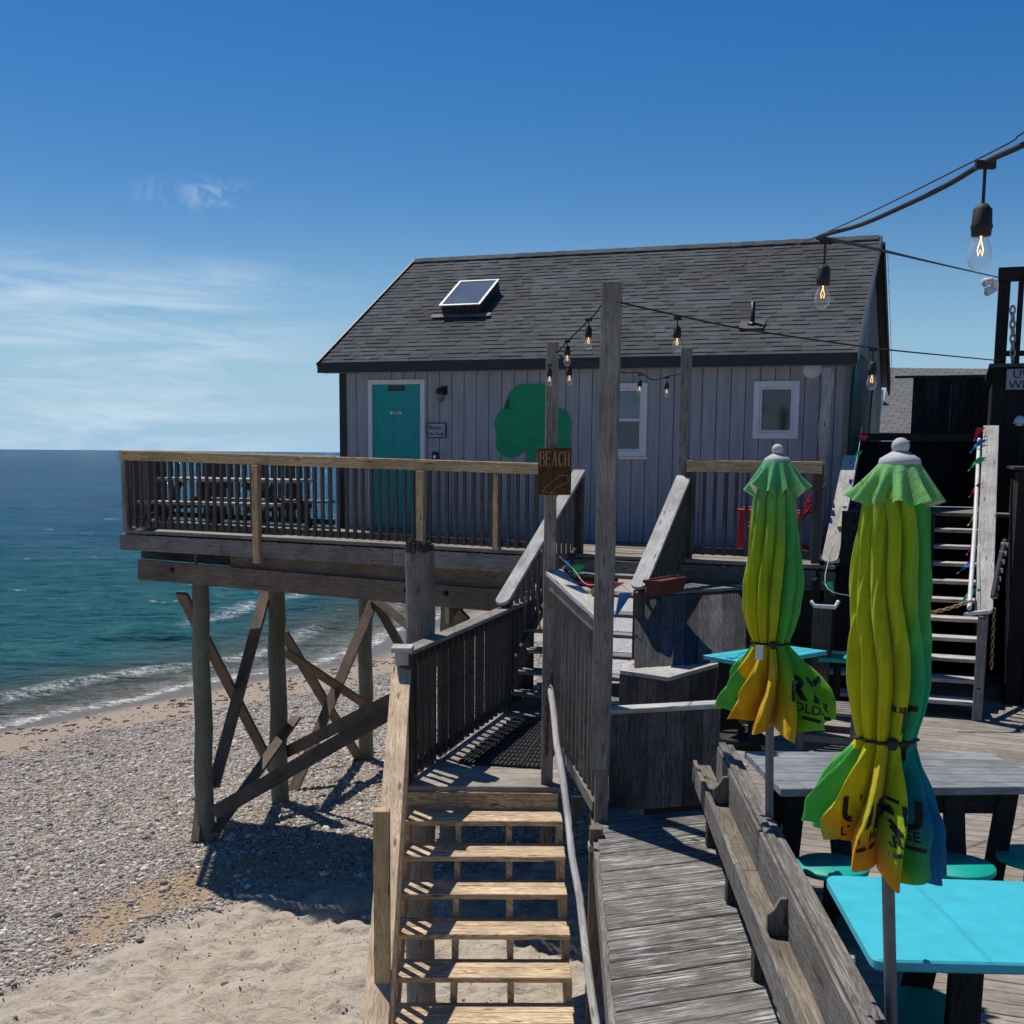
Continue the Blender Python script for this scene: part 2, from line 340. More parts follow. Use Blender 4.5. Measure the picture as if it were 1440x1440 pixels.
SP = np.array([-60, -8, -2, 0, 1.5, 5, 9, 400]); ZP = np.array([-9, -6.6, -5.95, -5.7, -5.52, -5.25, -5.08, -5.0])
def sandmask(x, y):
    "1 = soft sand, 0 = pebble bank"
    yb = np.interp(x, [-14, -6.0, -4.9, -3.9, -3.2, -2.2, -1.0, 0, 3, 8], [8.2, 9.6, 11.0, 12.6, 13.5, 14.0, 14.6, 15.2, 16, 17])
    d = yb-y+(fbm(x*1.1, y*1.1, 4, 3)-.5)*1.5
    return np.clip(d/.55, 0, 1)
def ground_z(x, y):
    s_ = inland(x, y); z = np.interp(s_, SP, ZP); sm = sandmask(x, y)
    near = np.clip((s_-1.5)/3, 0, 1)
    soft = (fbm(x*1.8, y*2.6, 3, 21)-.5)*.16+np.abs(fbm(x*4.2+y*1.5, y*6.6-x, 3, 5)-.5)*-.26
    return z+sm*soft*near+(1-sm)*near*(fbm(x*.5, y*.5, 3, 31)-.5)*.12
xs = np.concatenate([np.linspace(-400, -30, 12), np.linspace(-28, -13, 30), np.arange(-12.8, 3, .06), np.linspace(3.3, 30, 40), np.linspace(40, 700, 14)])
ys = np.concatenate([np.linspace(-80, 2, 10), np.linspace(3, 7.8, 14), np.arange(8, 17, .06), np.arange(17, 40, .16), np.linspace(41, 70, 30), np.linspace(80, 900, 14)])
def grid_obj(name, xs, ys, zf, mat, attrs, smooth=True):
    X, Y = np.meshgrid(xs, ys); Zz = zf(X, Y); nx, ny = len(xs), len(ys)
    me = bpy.data.meshes.new(name); me.vertices.add(nx*ny); me.vertices.foreach_set('co', np.stack([X, Y, Zz], -1).ravel())
    i = np.arange((ny-1)*(nx-1)); r = i//(nx-1); c = i % (nx-1); a = r*nx+c
    q = np.stack([a, a+1, a+nx+1, a+nx], -1).ravel()
    me.loops.add(len(q)); me.loops.foreach_set('vertex_index', q); me.polygons.add(len(i)); me.polygons.foreach_set('loop_start', np.arange(len(i))*4); me.polygons.foreach_set('loop_total', np.full(len(i), 4))
    me.polygons.foreach_set('use_smooth', np.ones(len(i), bool)); me.update(); me.validate()
    for k, fn in attrs.items(): at = me.attributes.new(k, 'FLOAT', 'POINT'); at.data.foreach_set('value', fn(X, Y).ravel())
    o = bpy.data.objects.new(name, me); scene.collection.objects.link(o); me.materials.append(MATS[mat]); return o
m, nt, b = newmat('beach'); t = N(nt, 'ShaderNodeTexCoord')
aS = N(nt, 'ShaderNodeAttribute', attribute_name='s'); aM = N(nt, 'ShaderNodeAttribute', attribute_name='sand')
nf = N(nt, 'ShaderNodeTexNoise', ins={'Scale': 130, 'Detail': 3, 'Roughness': .8}); L(nt, t.outputs['Object'], nf.inputs['Vector'])
nm = N(nt, 'ShaderNodeTexNoise', ins={'Scale': 2.6, 'Detail': 6, 'Roughness': .65}); L(nt, t.outputs['Object'], nm.inputs['Vector'])
ng = N(nt, 'ShaderNodeTexNoise', ins={'Scale': 22, 'Detail': 6, 'Roughness': .75}); L(nt, t.outputs['Object'], ng.inputs['Vector'])
sandc = mixc(nt, mrange(nt, nf.outputs['Fac'], .3, .7), (.40, .34, .27), (.58, .51, .42))
sandc = mixc(nt, mrange(nt, nm.outputs['Fac'], .35, .65, 0, .35), sandc, (.36, .28, .20))
peb = N(nt, 'ShaderNodeTexVoronoi', ins={'Scale': 17}); L(nt, t.outputs['Object'], peb.inputs['Vector'])
pc = mixc(nt, .8, (.33, .29, .26), peb.outputs['Color'], 'SOFT_LIGHT')
hs_ = N(nt, 'ShaderNodeHueSaturation', ins={'Saturation': .18}); L(nt, pc, hs_.inputs['Color'])
# ochre gravel band by the edge of the soft sand
aO = N(nt, 'ShaderNodeAttribute', attribute_name='ochre')
pebc = mixc(nt, mth(nt, 'MULTIPLY', aO.outputs['Fac'], mrange(nt, nm.outputs['Fac'], .2, .45, .5, 1)), hs_.outputs[0], (.37, .27, .165))
beachy = mixc(nt, mrange(nt, ng.outputs['Fac'], .62, .7, 0, .7), mixc(nt, mrange(nt, nf.outputs['Fac'], .3, .7), (.30, .235, .18), (.38, .31, .24)), (.10, .08, .065))
col = mixc(nt, mrange(nt, aS.outputs['Fac'], 3.4, 5.2), beachy, pebc)
col = mixc(nt, aM.outputs['Fac'], col, sandc)
wet = mrange(nt, aS.outputs['Fac'], 1.7, .6)
col = mixc(nt, wet, col, (.12, .092, .07))
L(nt, col, b.inputs['Base Color']); L(nt, mrange(nt, wet, 0, 1, .95, .3, False), b.inputs['Roughness']); b.inputs['Specular IOR Level'].default_value = .25
bh = mth(nt, 'ADD', mth(nt, 'MULTIPLY', peb.outputs['Distance'], mth(nt, 'SUBTRACT', -1.2, mth(nt, 'MULTIPLY', aM.outputs['Fac'], -1.2))), mth(nt, 'MULTIPLY_ADD', ng.outputs['Fac'], .8, mth(nt, 'MULTIPLY', nf.outputs['Fac'], .3)))
mf = N(nt, 'ShaderNodeMapping'); mf.inputs['Scale'].default_value = (2.6, 4.2, 1); mf.inputs['Rotation'].default_value = (0, 0, .5); L(nt, t.outputs['Object'], mf.inputs[0])
ft1 = N(nt, 'ShaderNodeTexNoise', ins={'Scale': 1.1, 'Detail': 4, 'Roughness': .55, 'Distortion': .35}); L(nt, mf.outputs[0], ft1.inputs['Vector'])
bp0 = N(nt, 'ShaderNodeBump', ins={'Distance': .30}); L(nt, ft1.outputs['Fac'], bp0.inputs['Height']); L(nt, mth(nt, 'MULTIPLY', aM.outputs['Fac'], .5), bp0.inputs['Strength'])
bp = N(nt, 'ShaderNodeBump', ins={'Strength': .8, 'Distance': .03}); L(nt, bh, bp.inputs['Height']); L(nt, bp0.outputs[0], bp.inputs['Normal']); L(nt, bp.outputs[0], b.inputs['Normal'])
def ochre(x, y):
    yb = np.interp(x, [-14, -6.0, -4.9, -3.9, -3.2, -2.2, -1.0, 0, 3, 8], [8.2, 9.6, 11.0, 12.6, 13.5, 14.0, 14.6, 15.2, 16, 17])
    return np.clip(1.6-np.abs(y-yb-.8-1.2*(fbm(x*.9, y*.9, 3, 8)-.5))/.8, 0, 1)*np.clip((x+5.4)/1.0, 0, 1)*np.clip((-1.3-x)/.8, 0, 1)
gr = grid_obj('beach_ground', xs, ys, ground_z, 'beach', {'s': inland, 'sand': sandmask, 'ochre': ochre}); set_label(gr, kind='structure')

# sea: displaced near the shore, bump farther out
def sea_z(x, y):
    s_ = -inland(x, y); r = np.hypot(x, y); f = np.clip(1-(r-60)/120, 0, 1)
    amp = np.clip(s_/6, 0.15, 1)*f
    z = (fbm(x*.35+y*.1, y*.9, 4, 50, .55)-.5)*.34*amp
    z += (fbm(x*1.2, y*2.6, 3, 60)-.5)*.12*amp
    w1 = np.exp(-((s_-2.6+.8*(fbm(x*.3, y*.3, 2, 77)-.5))/.5)**2)*.16*(.4+fbm(x*.5, y*.2, 2, 71))
    w2 = np.exp(-((s_-7.2+1.6*(fbm(x*.2, y*.2, 2, 78)-.5))/.7)**2)*.13*(.4+fbm(x*.4, y*.2, 2, 72))
    return SEA+z+w1+w2
xs2 = np.concatenate([np.linspace(-9000, -400, 12), np.linspace(-350, -62, 20), np.arange(-60, 10, .22), np.linspace(12, 300, 16), np.linspace(400, 9000, 8)])
ys2 = np.concatenate([np.linspace(-200, 4, 6), np.arange(6, 60, .14), np.arange(60, 160, .5), np.linspace(163, 500, 40), np.linspace(560, 12000, 20)])
m, nt, b = newmat('sea'); t = N(nt, 'ShaderNodeTexCoord'); a = N(nt, 'ShaderNodeAttribute', attribute_name='off')
def stretched(sc, scale, det, ro=.6):
    mp_ = N(nt, 'ShaderNodeMapping'); mp_.inputs['Scale'].default_value = sc; mp_.inputs['Rotation'].default_value = (0, 0, R_(-8)); L(nt, t.outputs['Object'], mp_.inputs[0])
    n = N(nt, 'ShaderNodeTexNoise', ins={'Scale': scale, 'Detail': det, 'Roughness': ro, 'Distortion': .4}); L(nt, mp_.outputs[0], n.inputs['Vector']); return n.outputs['Fac']
w1 = stretched((.35, 1, 1), 1.1, 7); w2 = stretched((.4, 1, 1), .22, 5); w3 = stretched((.5, 1, 1), 4.5, 4)
big = stretched((.25, 1, 1), .03, 4)
deep = mixc(nt, mrange(nt, w2, .35, .65), (.009, .072, .145), (.013, .105, .185))
mid = (.014, .11, .13)
c1 = mixc(nt, mrange(nt, a.outputs['Fac'], 45, 9), deep, mid)
c1 = mixc(nt, mrange(nt, mth(nt, 'ADD', a.outputs['Fac'], mth(nt, 'MULTIPLY', w2, 3)), 8.5, 3), c1, (.07, .085, .07))
c1 = mixc(nt, mrange(nt, a.outputs['Fac'], 1.6, .1), c1, (.17, .14, .105))
# foam, whitecaps and painted sun sparkle
fo = N(nt, 'ShaderNodeAttribute', attribute_name='foam')
nfz = stretched((.8, 1, 1), 5, 8, .75); lace = N(nt, 'ShaderNodeTexVoronoi', feature='DISTANCE_TO_EDGE', ins={'Scale': 3.2})
dis = N(nt, 'ShaderNodeVectorMath', operation='MULTIPLY_ADD'); L(nt, t.outputs['Object'], dis.inputs[0]); dis.inputs[1].default_value = (1, 1, 1)
nd = N(nt, 'ShaderNodeTexNoise', ins={'Scale': 3, 'Detail': 4}); L(nt, t.outputs['Object'], nd.inputs['Vector']); L(nt, nd.outputs['Color'], dis.inputs[2]); L(nt, dis.outputs[0], lace.inputs['Vector'])
lacem = mrange(nt, lace.outputs['Distance'], .12, .0)
foam = mth(nt, 'MULTIPLY', fo.outputs['Fac'], mth(nt, 'ADD', mrange(nt, nfz, .44, .58), mth(nt, 'MULTIPLY', lacem, .6)), clamp=True)
w4 = stretched((.3, 1, 1), 2.3, 5, .7); whitecaps_sparkle = mth(nt, 'ADD', mth(nt, 'MULTIPLY', mrange(nt, w1, .665, .70), mrange(nt, big, .40, .6)), mth(nt, 'MULTIPLY', mrange(nt, w4, .69, .72), 1.0), clamp=True)  # whitecaps, plus fine pale specks painted in as sun sparkle
foam = mth(nt, 'MAXIMUM', foam, mth(nt, 'MULTIPLY', whitecaps_sparkle, .6))
c2 = mixc(nt, foam, c1, (.72, .74, .74))
L(nt, c2, b.inputs['Base Color']); L(nt, mth(nt, 'MULTIPLY_ADD', foam, .6, .16), b.inputs['Roughness'])
hh = mth(nt, 'ADD', mth(nt, 'MULTIPLY', w1, 1.0), mth(nt, 'ADD', mth(nt, 'MULTIPLY', w2, 2.6), mth(nt, 'MULTIPLY', w3, .28)))
bp = N(nt, 'ShaderNodeBump', ins={'Strength': 1.0, 'Distance': 1.1}); L(nt, hh, bp.inputs['Height']); L(nt, bp.outputs[0], b.inputs['Normal'])
# wave slopes hide most of the grazing reflection: cap the mirror part
b.inputs['Specular IOR Level'].default_value = 0; b.inputs['IOR'].default_value = 1.0
gl = N(nt, 'ShaderNodeBsdfGlossy', ins={'Roughness': .14}); L(nt, bp.outputs[0], gl.inputs['Normal']); fr = N(nt, 'ShaderNodeFresnel', ins={'IOR': 1.33}); L(nt, bp.outputs[0], fr.inputs['Normal'])
cap_ = mrange(nt, a.outputs['Fac'], 5, 130, .5, .30)
ff = mth(nt, 'MULTIPLY', mth(nt, 'MINIMUM', fr.outputs[0], cap_), mth(nt, 'SUBTRACT', 1., foam)); ms = N(nt, 'ShaderNodeMixShader'); L(nt, ff, ms.inputs[0]); L(nt, b.outputs[0], ms.inputs[1]); L(nt, gl.outputs[0], ms.inputs[2])
L(nt, ms.outputs[0], [q for q in nt.nodes if q.type == 'OUTPUT_MATERIAL'][0].inputs[0])
def foamf(x, y):
    s_ = -inland(x, y)
    f = np.clip(1-np.abs(s_-.25)/.4, 0, 1)
    f = np.maximum(f, .6*np.clip(1-np.abs(s_-2.3+.8*(fbm(x*.3, y*.3, 2, 77)-.5))/.5, 0, 1)*np.clip((fbm(x*.35, y*.12, 2, 71)-.46)*7, 0, 1))
    f = np.maximum(f, .75*np.clip(1-np.abs(s_-6.7+1.6*(fbm(x*.2, y*.2, 2, 78)-.5))/.5, 0, 1)*np.clip((fbm(x*.3, y*.1, 2, 72)-.52)*8, 0, 1))
    f = np.maximum(f, .30*np.clip(1-s_/2.2, 0, 1)*(s_ > 0))
    return f
se = grid_obj('sea_water', xs2, ys2, sea_z, 'sea', {'off': lambda x, y: -inland(x, y), 'foam': foamf}); set_label(se, kind='structure')

# loose pebbles and cobbles of the bank: one uncountable mass
def pebbles():
    bm = bmesh.new(); bmesh.ops.create_icosphere(bm, subdivisions=2, radius=1); bm.verts.ensure_lookup_table()
    bv = np.array([v.co[:] for v in bm.verts]); bf = np.array([[v.index for v in f.verts] for f in bm.faces]); bm.free()
    bm = bmesh.new(); bmesh.ops.create_icosphere(bm, subdivisions=1, radius=1)
    cv = np.array([v.co[:] for v in bm.verts]); cf = np.array([[v.index for v in f.verts] for f in bm.faces]); bm.free()
    n = 1500000; x = rng.uniform(-14, 3, n); y = rng.uniform(8.5, 34, n)
    s_ = inland(x, y); sm = sandmask(x, y)
    # keep what the lens could see, with a margin
    k = (np.abs(x+.5) < y*.5+1.2) & (x < 1.5+.02*y)
    dens = np.clip((s_-3.4)/2.6, 0, 1)*(1-sm*.993)+.015*((s_ > 1.2))
    dens *= 1-.86*ochre(x, y)
    dens *= np.clip(26/np.maximum(y, 1)-.25, .0, 1)**.7
    k &= rng.uniform(0, 1, n) < dens*.95
    x = x[k]; y = y[k]; n = len(x)
    size = np.clip(rng.lognormal(-4.42, .5, n), .007, .07)*(1-.45*sandmask(x, y))*(1+.012*np.maximum(y-14, 0))
    z = ground_z(x, y)+size*.12
    V_ = []; F_ = []; off = 0
    for far, (pv, pf) in enumerate(((bv, bf), (cv, cf))):
        kk = (y > 12.) if far else (y <= 12.); m_ = kk.sum(); X, Y_, Z_, S_ = x[kk], y[kk], z[kk], size[kk]
        sc = np.stack([S_*rng.uniform(.8, 1.5, m_), S_*rng.uniform(.6, 1.05, m_), S_*rng.uniform(.42, .9, m_)], -1)
        q = pv[None]*sc[:, None, :]
        q = q*(1+.16*np.sin(pv[None]*3.1+rng.uniform(0, 6.28, (m_, 1, 3))))
        a1 = rng.uniform(0, 6.28, m_); a2 = rng.normal(0, .42, m_)
        c, s2 = np.cos(a2)[:, None], np.sin(a2)[:, None]; yy = q[..., 1]*c-q[..., 2]*s2; zz = q[..., 1]*s2+q[..., 2]*c
        c, s2 = np.cos(a1)[:, None], np.sin(a1)[:, None]; xx = q[..., 0]*c-yy*s2; y2 = q[..., 0]*s2+yy*c
        V_.append(np.stack([xx+X[:, None], y2+Y_[:, None], zz+Z_[:, None]], -1).reshape(-1, 3))
        F_.append((pf[None]+(np.arange(m_)*len(pv))[:, None, None]+off).reshape(-1, 3)); off += m_*len(pv)
    V_ = np.concatenate(V_); F_ = np.concatenate(F_); print('pebbles', n, len(F_))
    me = bpy.data.meshes.new('pebble_bank'); me.vertices.add(len(V_)); me.vertices.foreach_set('co', V_.ravel())
    me.loops.add(F_.size); me.loops.foreach_set('vertex_index', F_.ravel().astype(np.int32)); me.polygons.add(len(F_))
    me.polygons.foreach_set('loop_start', np.arange(len(F_))*3); me.polygons.foreach_set('loop_total', np.full(len(F_), 3)); me.polygons.foreach_set('use_smooth', np.ones(len(F_), bool)); me.update()
    o = bpy.data.objects.new('pebbles', me); scene.collection.objects.link(o); me.materials.append(MATS['stone'])
    set_label(o, 'grey and tan pebbles and cobbles covering the upper beach', 'pebbles', kind='stuff')
m, nt, b = newmat('stone'); geo = N(nt, 'ShaderNodeNewGeometry'); t = N(nt, 'ShaderNodeTexCoord')
cr = N(nt, 'ShaderNodeValToRGB'); L(nt, geo.outputs['Random Per Island'], cr.inputs[0]); e = cr.color_ramp.elements
e[0].color = (.10, .09, .085, 1); e[1].color = (.66, .62, .57, 1)
for p_, c_ in ((.2, (.24, .22, .195)), (.42, (.36, .32, .275)), (.55, (.38, .29, .20)), (.66, (.42, .39, .35)), (.82, (.38, .29, .245)), (.9, (.50, .46, .41))):
    q = e.new(p_); q.color = (*c_, 1)
n = N(nt, 'ShaderNodeTexNoise', ins={'Scale': 60, 'Detail': 4}); L(nt, t.outputs['Object'], n.inputs['Vector'])
h = N(nt, 'ShaderNodeHueSaturation'); L(nt, cr.outputs[0], h.inputs['Color']); L(nt, mrange(nt, n.outputs['Fac'], .3, .7, .88, 1.25), h.inputs['Value'])
L(nt, h.outputs[0], b.inputs['Base Color']); b.inputs['Roughness'].default_value = .85; b.inputs['Specular IOR Level'].default_value = .25
pebbles()
def weed():
    g = MB(); n = 0
    while n < 170:
        y = random.uniform(17, 34); x = random.uniform(-13, -1); s_ = float(inland(np.array([x]), np.array([y]))[0])
        if not 1.3 < s_ < 3.4 or random.random() > .25+.75*math.exp(-((s_-2.1)/.5)**2): continue
        z = float(ground_z(np.array([x]), np.array([y]))[0]); n += 1; a0 = random.uniform(0, 6.28); r = random.uniform(.02, .09)
        for k in range(3):
            a = a0+k*1.1+random.random(); c = V3(x+random.uniform(-r, r), y+random.uniform(-r, r), z+.01)
            g.tube([c, c+V3(math.cos(a)*r, math.sin(a)*r, .015), c+V3(math.cos(a+.6)*r*2, math.sin(a+.6)*r*2, .004)], [.008, .012, .004], 5)
    g.build('seaweed', 'rust', None, label='dark scraps of seaweed along the tide line', cat='seaweed', kind='stuff')
weed()

# ------------------------------------------------------------------ the house
WD, DP, ZE, RISE, OL, OR_, OF = 6.56, 5.8, 1.1775, 1.785, .25, .09, .2
ho = thing('house', 'grey board clad beach house with dark shingle roof and turquoise door', 'house', W(0, 0, -1.1))
def zb(u): return -1.035-.018*u
g = MB(); g.bx(0, WD, 0, DP, -1.35, ZE-.10, hf=True)
slope = RISE/(DP/2+OF); zt = ZE-.10
def roofz(v): return ZE+slope*(v+OF) if v <= DP/2 else ZE+slope*(DP+OF-v)
# gable ends
for u0, u1 in ((0, .06), (WD-.06, WD)):
    g.prism([W(u0, 0, zt-.02), W(u0, 0, roofz(0)-.07), W(u0, DP/2, roofz(DP/2)-.07), W(u0, DP, roofz(0)-.07), W(u0, DP, zt-.02)], ud*(u1-u0))
g.build('wall_core', 'siding_groove', ho)
# vertical siding boards, front; openings left for the door and the windows
OPEN = [(.46, 1.16, -1.2, .885), (3.68, 4.14, -.02, .86), (5.52, 5.98, .24, .84)]
g = MB(); u = .055; bw = .172
while u < WD-.02:
    u1 = min(u+bw-.009, WD); segs = [(-1.3, zt)]
    for a0, a1, z0, z1 in OPEN:
        if u < a1 and u1 > a0:
            new = []
            for s0, s1 in segs:
                if z0 > s0: new.append((s0, z0))
                if z1 < s1: new.append((z1, s1))
            segs = new
    for s0, s1 in segs: g.bx(u, u1, -.014, .004, s0, s1, hf=True)
    for a0, a1, z0, z1 in OPEN:      # slivers of a board beside an opening
        if u < a1 and u1 > a0:
            for s0, s1 in ((max(z0, -1.3), z1),):
                if u < a0-.01: g.bx(u, a0, -.014, .004, s0, s1, hf=True)
                if u1 > a1+.01: g.bx(a1, u1, -.014, .004, s0, s1, hf=True)
    u += bw
g.build('wall', 'siding', ho, label='lavender grey vertical boards')
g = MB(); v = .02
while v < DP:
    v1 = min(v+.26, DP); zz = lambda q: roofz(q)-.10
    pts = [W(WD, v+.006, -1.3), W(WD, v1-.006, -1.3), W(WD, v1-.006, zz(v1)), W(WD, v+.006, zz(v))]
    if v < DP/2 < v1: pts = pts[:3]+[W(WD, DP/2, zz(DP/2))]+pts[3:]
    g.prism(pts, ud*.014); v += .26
g.build('gable_wall', 'gable_paint_shaded', ho, label='gable end with shade painted into its dark colour')
g = MB()
def disc(g, c, ax, bx_, r, dep, seg=22, sx_=1., sz_=1.):
    g.prism([c+ax*(r*sx_*math.cos(6.2832*k/seg))+bx_*(r*sz_*math.sin(6.2832*k/seg)) for k in range(seg)], dep)
Zu = V3(0, 0, 1)
# corner boards
g.bx(-.012, .07, -.03, -.002, -1.25, zt, hf=True); g.bx(-.03, -.004, -.028, .10, -1.25, zt, hf=True)
g.build('corner_board', 'black_metal', ho, label='peeling dark corner board')
g = MB(); g.bx(WD-.03, WD+.02, -.04, -.016, -1.25, zt, hf=True); g.build('corner_board', 'weathered_wood', ho)
# fascia, soffit, rakes
g = MB(); g.bx(-OL, WD+OR_, -OF-.022, -OF, ZE-.145, ZE-.01, hf=True); g.build('fascia', 'navy_fascia', ho)
g = MB(); g.bx(-OL+.01, WD+OR_-.01, -OF+.002, -.016, ZE-.14, ZE-.118, hf=True); g.build('soffit', 'siding', ho)
for uu in (-OL, WD+OR_+.001):
    for sgn in (0, 1):
        g = MB(); a = W(uu, -OF if not sgn else DP+OF, ZE-.075); b_ = W(uu, DP/2, ZE+RISE-.075)
        g.beam(a, b_, .024, .15, up=Zu); g.build('rake_board', 'black_metal', ho)
# wide dark rake return, seen under the far slope
g = MB(); a = W(WD+OR_+.03, DP+OF, ZE-.10); b_ = W(WD+OR_+.03, DP/2+.1, ZE+RISE-.17); g.beam(a, b_, .03, .24); g.build('barge_board', 'black_wood', ho)
# roof: deck and real courses of tabs
rf = MB(); SL = math.hypot(DP/2+OF, RISE); dv = (DP/2+OF)/SL; dz = RISE/SL
for sgn in (1, -1):
    e0 = W(0, -OF if sgn > 0 else DP+OF, ZE-.055); sd_ = vd*(sgn*dv)+Zu*dz; nrm = vd*(-sgn*dz)+Zu*dv
    rf.frame(e0+ud*((WD+OR_-OL)/2)+sd_*(SL/2), (ud, sd_, nrm), (WD+OR_+OL, SL, .05))
roof_deck = rf.build('roof', 'black_metal', ho)
g = MB(); NC = 30; ch = SL/NC
for sgn in (1, -1):
    e0 = W(0, -OF if sgn > 0 else DP+OF, ZE-.03); sd_ = vd*(sgn*dv)+Zu*dz; nrm = vd*(-sgn*dz)+Zu*dv
    for i in range(NC if sgn > 0 else 6):
        u = -OL-.015-random.random()*.25; raised = False
        while u < WD+OR_+.01:
            wt = random.uniform(.10, .22); a = max(u, -OL-.015); c = min(u+wt, WD+OR_+.012); u += wt
            if c <= a+.004: continue
            raised = random.random() < .5; t0 = .009+(.007 if raised else 0); lo = i*ch-.012; hi = (i+1)*ch+.01
            q = [e0+ud*a+sd_*lo, e0+ud*c+sd_*lo, e0+ud*c+sd_*hi, e0+ud*a+sd_*hi]
            top = [q[0]+nrm*t0, q[1]+nrm*t0, q[2]+nrm*.003, q[3]+nrm*.003]
            g.add([*q, *top], [(4, 5, 6, 7), (0, 1, 5, 4), (1, 2, 6, 5), (3, 0, 4, 7)])
for k in range(45):
    u0 = -OL-.02+k*.153; uu = u0+.16
    for sgn in (1, -1):
        a = W(u0, DP/2, ZE+RISE+.004+.004*(k % 2)); sd_ = vd*(-sgn*dv)-Zu*dz
        g.add([a, a+ud*.16, a+ud*.16+sd_*.15, a+sd_*.15, a-Zu*.012+sd_*.15, a+ud*.16-Zu*.012+sd_*.15], [(0, 1, 2, 3) if sgn < 0 else (3, 2, 1, 0), (3, 2, 5, 4) if sgn < 0 else (4, 5, 2, 3)])
sh = g.build('shingles', 'shingle', roof_deck)
# skylight
def RP(u, s_, h=0.):  # point on the front slope: u along, s up the slope, h off it
    return W(u, -OF, ZE-.01)+ud*0+(vd*dv+Zu*dz)*s_+(Zu*dv-vd*dz)*h
sl = vd*dv+Zu*dz; nr = Zu*dv-vd*dz
g = MB(); su0, su1, sv0, sv1 = 1.03, 1.60, 1.38, 2.20
g.frame(RP((su0+su1)/2, (sv0+sv1)/2, .07), (ud, sl, nr), (su1-su0, sv1-sv0, .16)); skl = g.build('skylight', 'navy_fascia', ho, bevel=.008)
g = MB(); fr_ = .035
for a, b_ in (((su0, sv0), (su1, sv0)), ((su0, sv1), (su1, sv1)), ((su0, sv0), (su0, sv1)), ((su1, sv0), (su1, sv1))):
    pa, pb = RP(a[0], a[1], .158), RP(b_[0], b_[1], .158); g.beam(pa, pb, fr_, .018, up=nr, ext=fr_/2 if a[1] == b_[1] else -fr_/2)
g.build('frame', 'aluminium', skl)
g = MB(); g.frame(RP((su0+su1)/2, (sv0+sv1)/2, .154), (ud, sl, nr), (su1-su0-fr_, sv1-sv0-fr_, .01)); g.build('glass_pane', 'glass_pale', skl)
g = MB(); g.frame(RP((su0+su1)/2, sv0-.03, .022), (ud, sl, nr), (su1-su0+.3, .10, .008)); g.build('flashing', 'weathered_wood', skl)
g = MB(); c = RP(5.35, .80, -.02); g.lathe(c, [(0, .30), (.028, .30), (.028, 0)], 14); g.lathe(c, [(.03, .06), (.07, .035), (.07, .03)], 14); g.frame(RP(5.35, .78, .018), (ud, sl, nr), (.3, .22, .01)); g.build('vent_pipe', 'black_metal', ho)
# door
g = MB(); g.bx(.46, 1.16, -.012, .012, -1.0, .885, hf=True); dr = g.build('door', 'door_teal', ho)
g = MB()
for a, c, z0, z1 in ((.56, .76, -.12, .58), (.86, 1.06, -.12, .58), (.56, .76, -.88, -.32), (.86, 1.06, -.88, -.32)):
    g.bx(a, c, -.017, -.011, z0, z1, hf=True); 
g.build('door_panel', 'door_teal', dr, bevel=.004)
g = MB()
for a, c, z0, z1 in ((.40, .46, -1.05, .945), (1.16, 1.225, -1.05, .945), (.46, 1.16, .885, .945)): g.bx(a, c, -.04, -.006, z0, z1, hf=True)
g.build('door_frame', 'white_trim', dr, bevel=.003)
g = MB(); g.tube([W(1.10, -.012, -.12), W(1.10, -.045, -.12), W(1.03, -.05, -.12)], .012, 8); g.build('handle', 'grey_metal', dr)
g = MB(); g.bx(.69, .93, -.02, -.0175+.003, .80, .865, hf=True); g.build('door_sign', 'black_metal', dr)
g = MB(); g.bx(.72, .88, -.02, -.0175+.003, .50, .53, hf=True); g.build('door_sign', 'light_plastic', dr)
g = MB(); g.bx(.42, 1.2, -.09, -.012, -1.06, -1.0, hf=True); g.build('threshold', 'weathered_wood', dr)
def text_mesh(s, size, mat, name, parent, org, ax, up, nrm, ext=.002, align='CENTER', bold=0., warp=None, sub=0):
    cu = bpy.data.curves.new(name, 'FONT'); cu.body = s; cu.size = size; cu.extrude = ext; cu.align_x = align; cu.offset = bold; cu.resolution_u = 3
    tmp = bpy.data.objects.new(name, cu); scene.collection.objects.link(tmp); dg = bpy.context.evaluated_depsgraph_get(); me = bpy.data.meshes.new_from_object(tmp.evaluated_get(dg))
    bpy.data.objects.remove(tmp)
    if sub:
        bm = bmesh.new(); bm.from_mesh(me); bmesh.ops.triangulate(bm, faces=bm.faces[:]); 
        for _ in range(sub):
            bmesh.ops.subdivide_edges(bm, edges=[e for e in bm.edges if e.calc_length() > .02], cuts=1)
            bmesh.ops.triangulate(bm, faces=bm.faces[:])
        bm.to_mesh(me); bm.free()
    Mi = MW[parent].inverted() if parent else Matrix.Identity(4)
    for v_ in me.vertices:
        c = v_.co; p = warp(c) if warp else org+ax*c.x+up*c.y+nrm*(c.z+ext); v_.co = Mi @ p
    me.materials.clear(); me.materials.append(MATS[mat]); o = bpy.data.objects.new(name, me); scene.collection.objects.link(o); o.parent = parent; MW[o] = MW[parent] if parent else Matrix.Identity(4)
    return o
text_mesh('NO TRESPASS', .034, 'pink_ink', 'lettering', dr, W(.81, -.021, .82), ud, Zu, -vd)
text_mesh('PRIVATE', .026, 'ink', 'lettering', dr, W(.80, -.021, .506), ud, Zu, -vd)
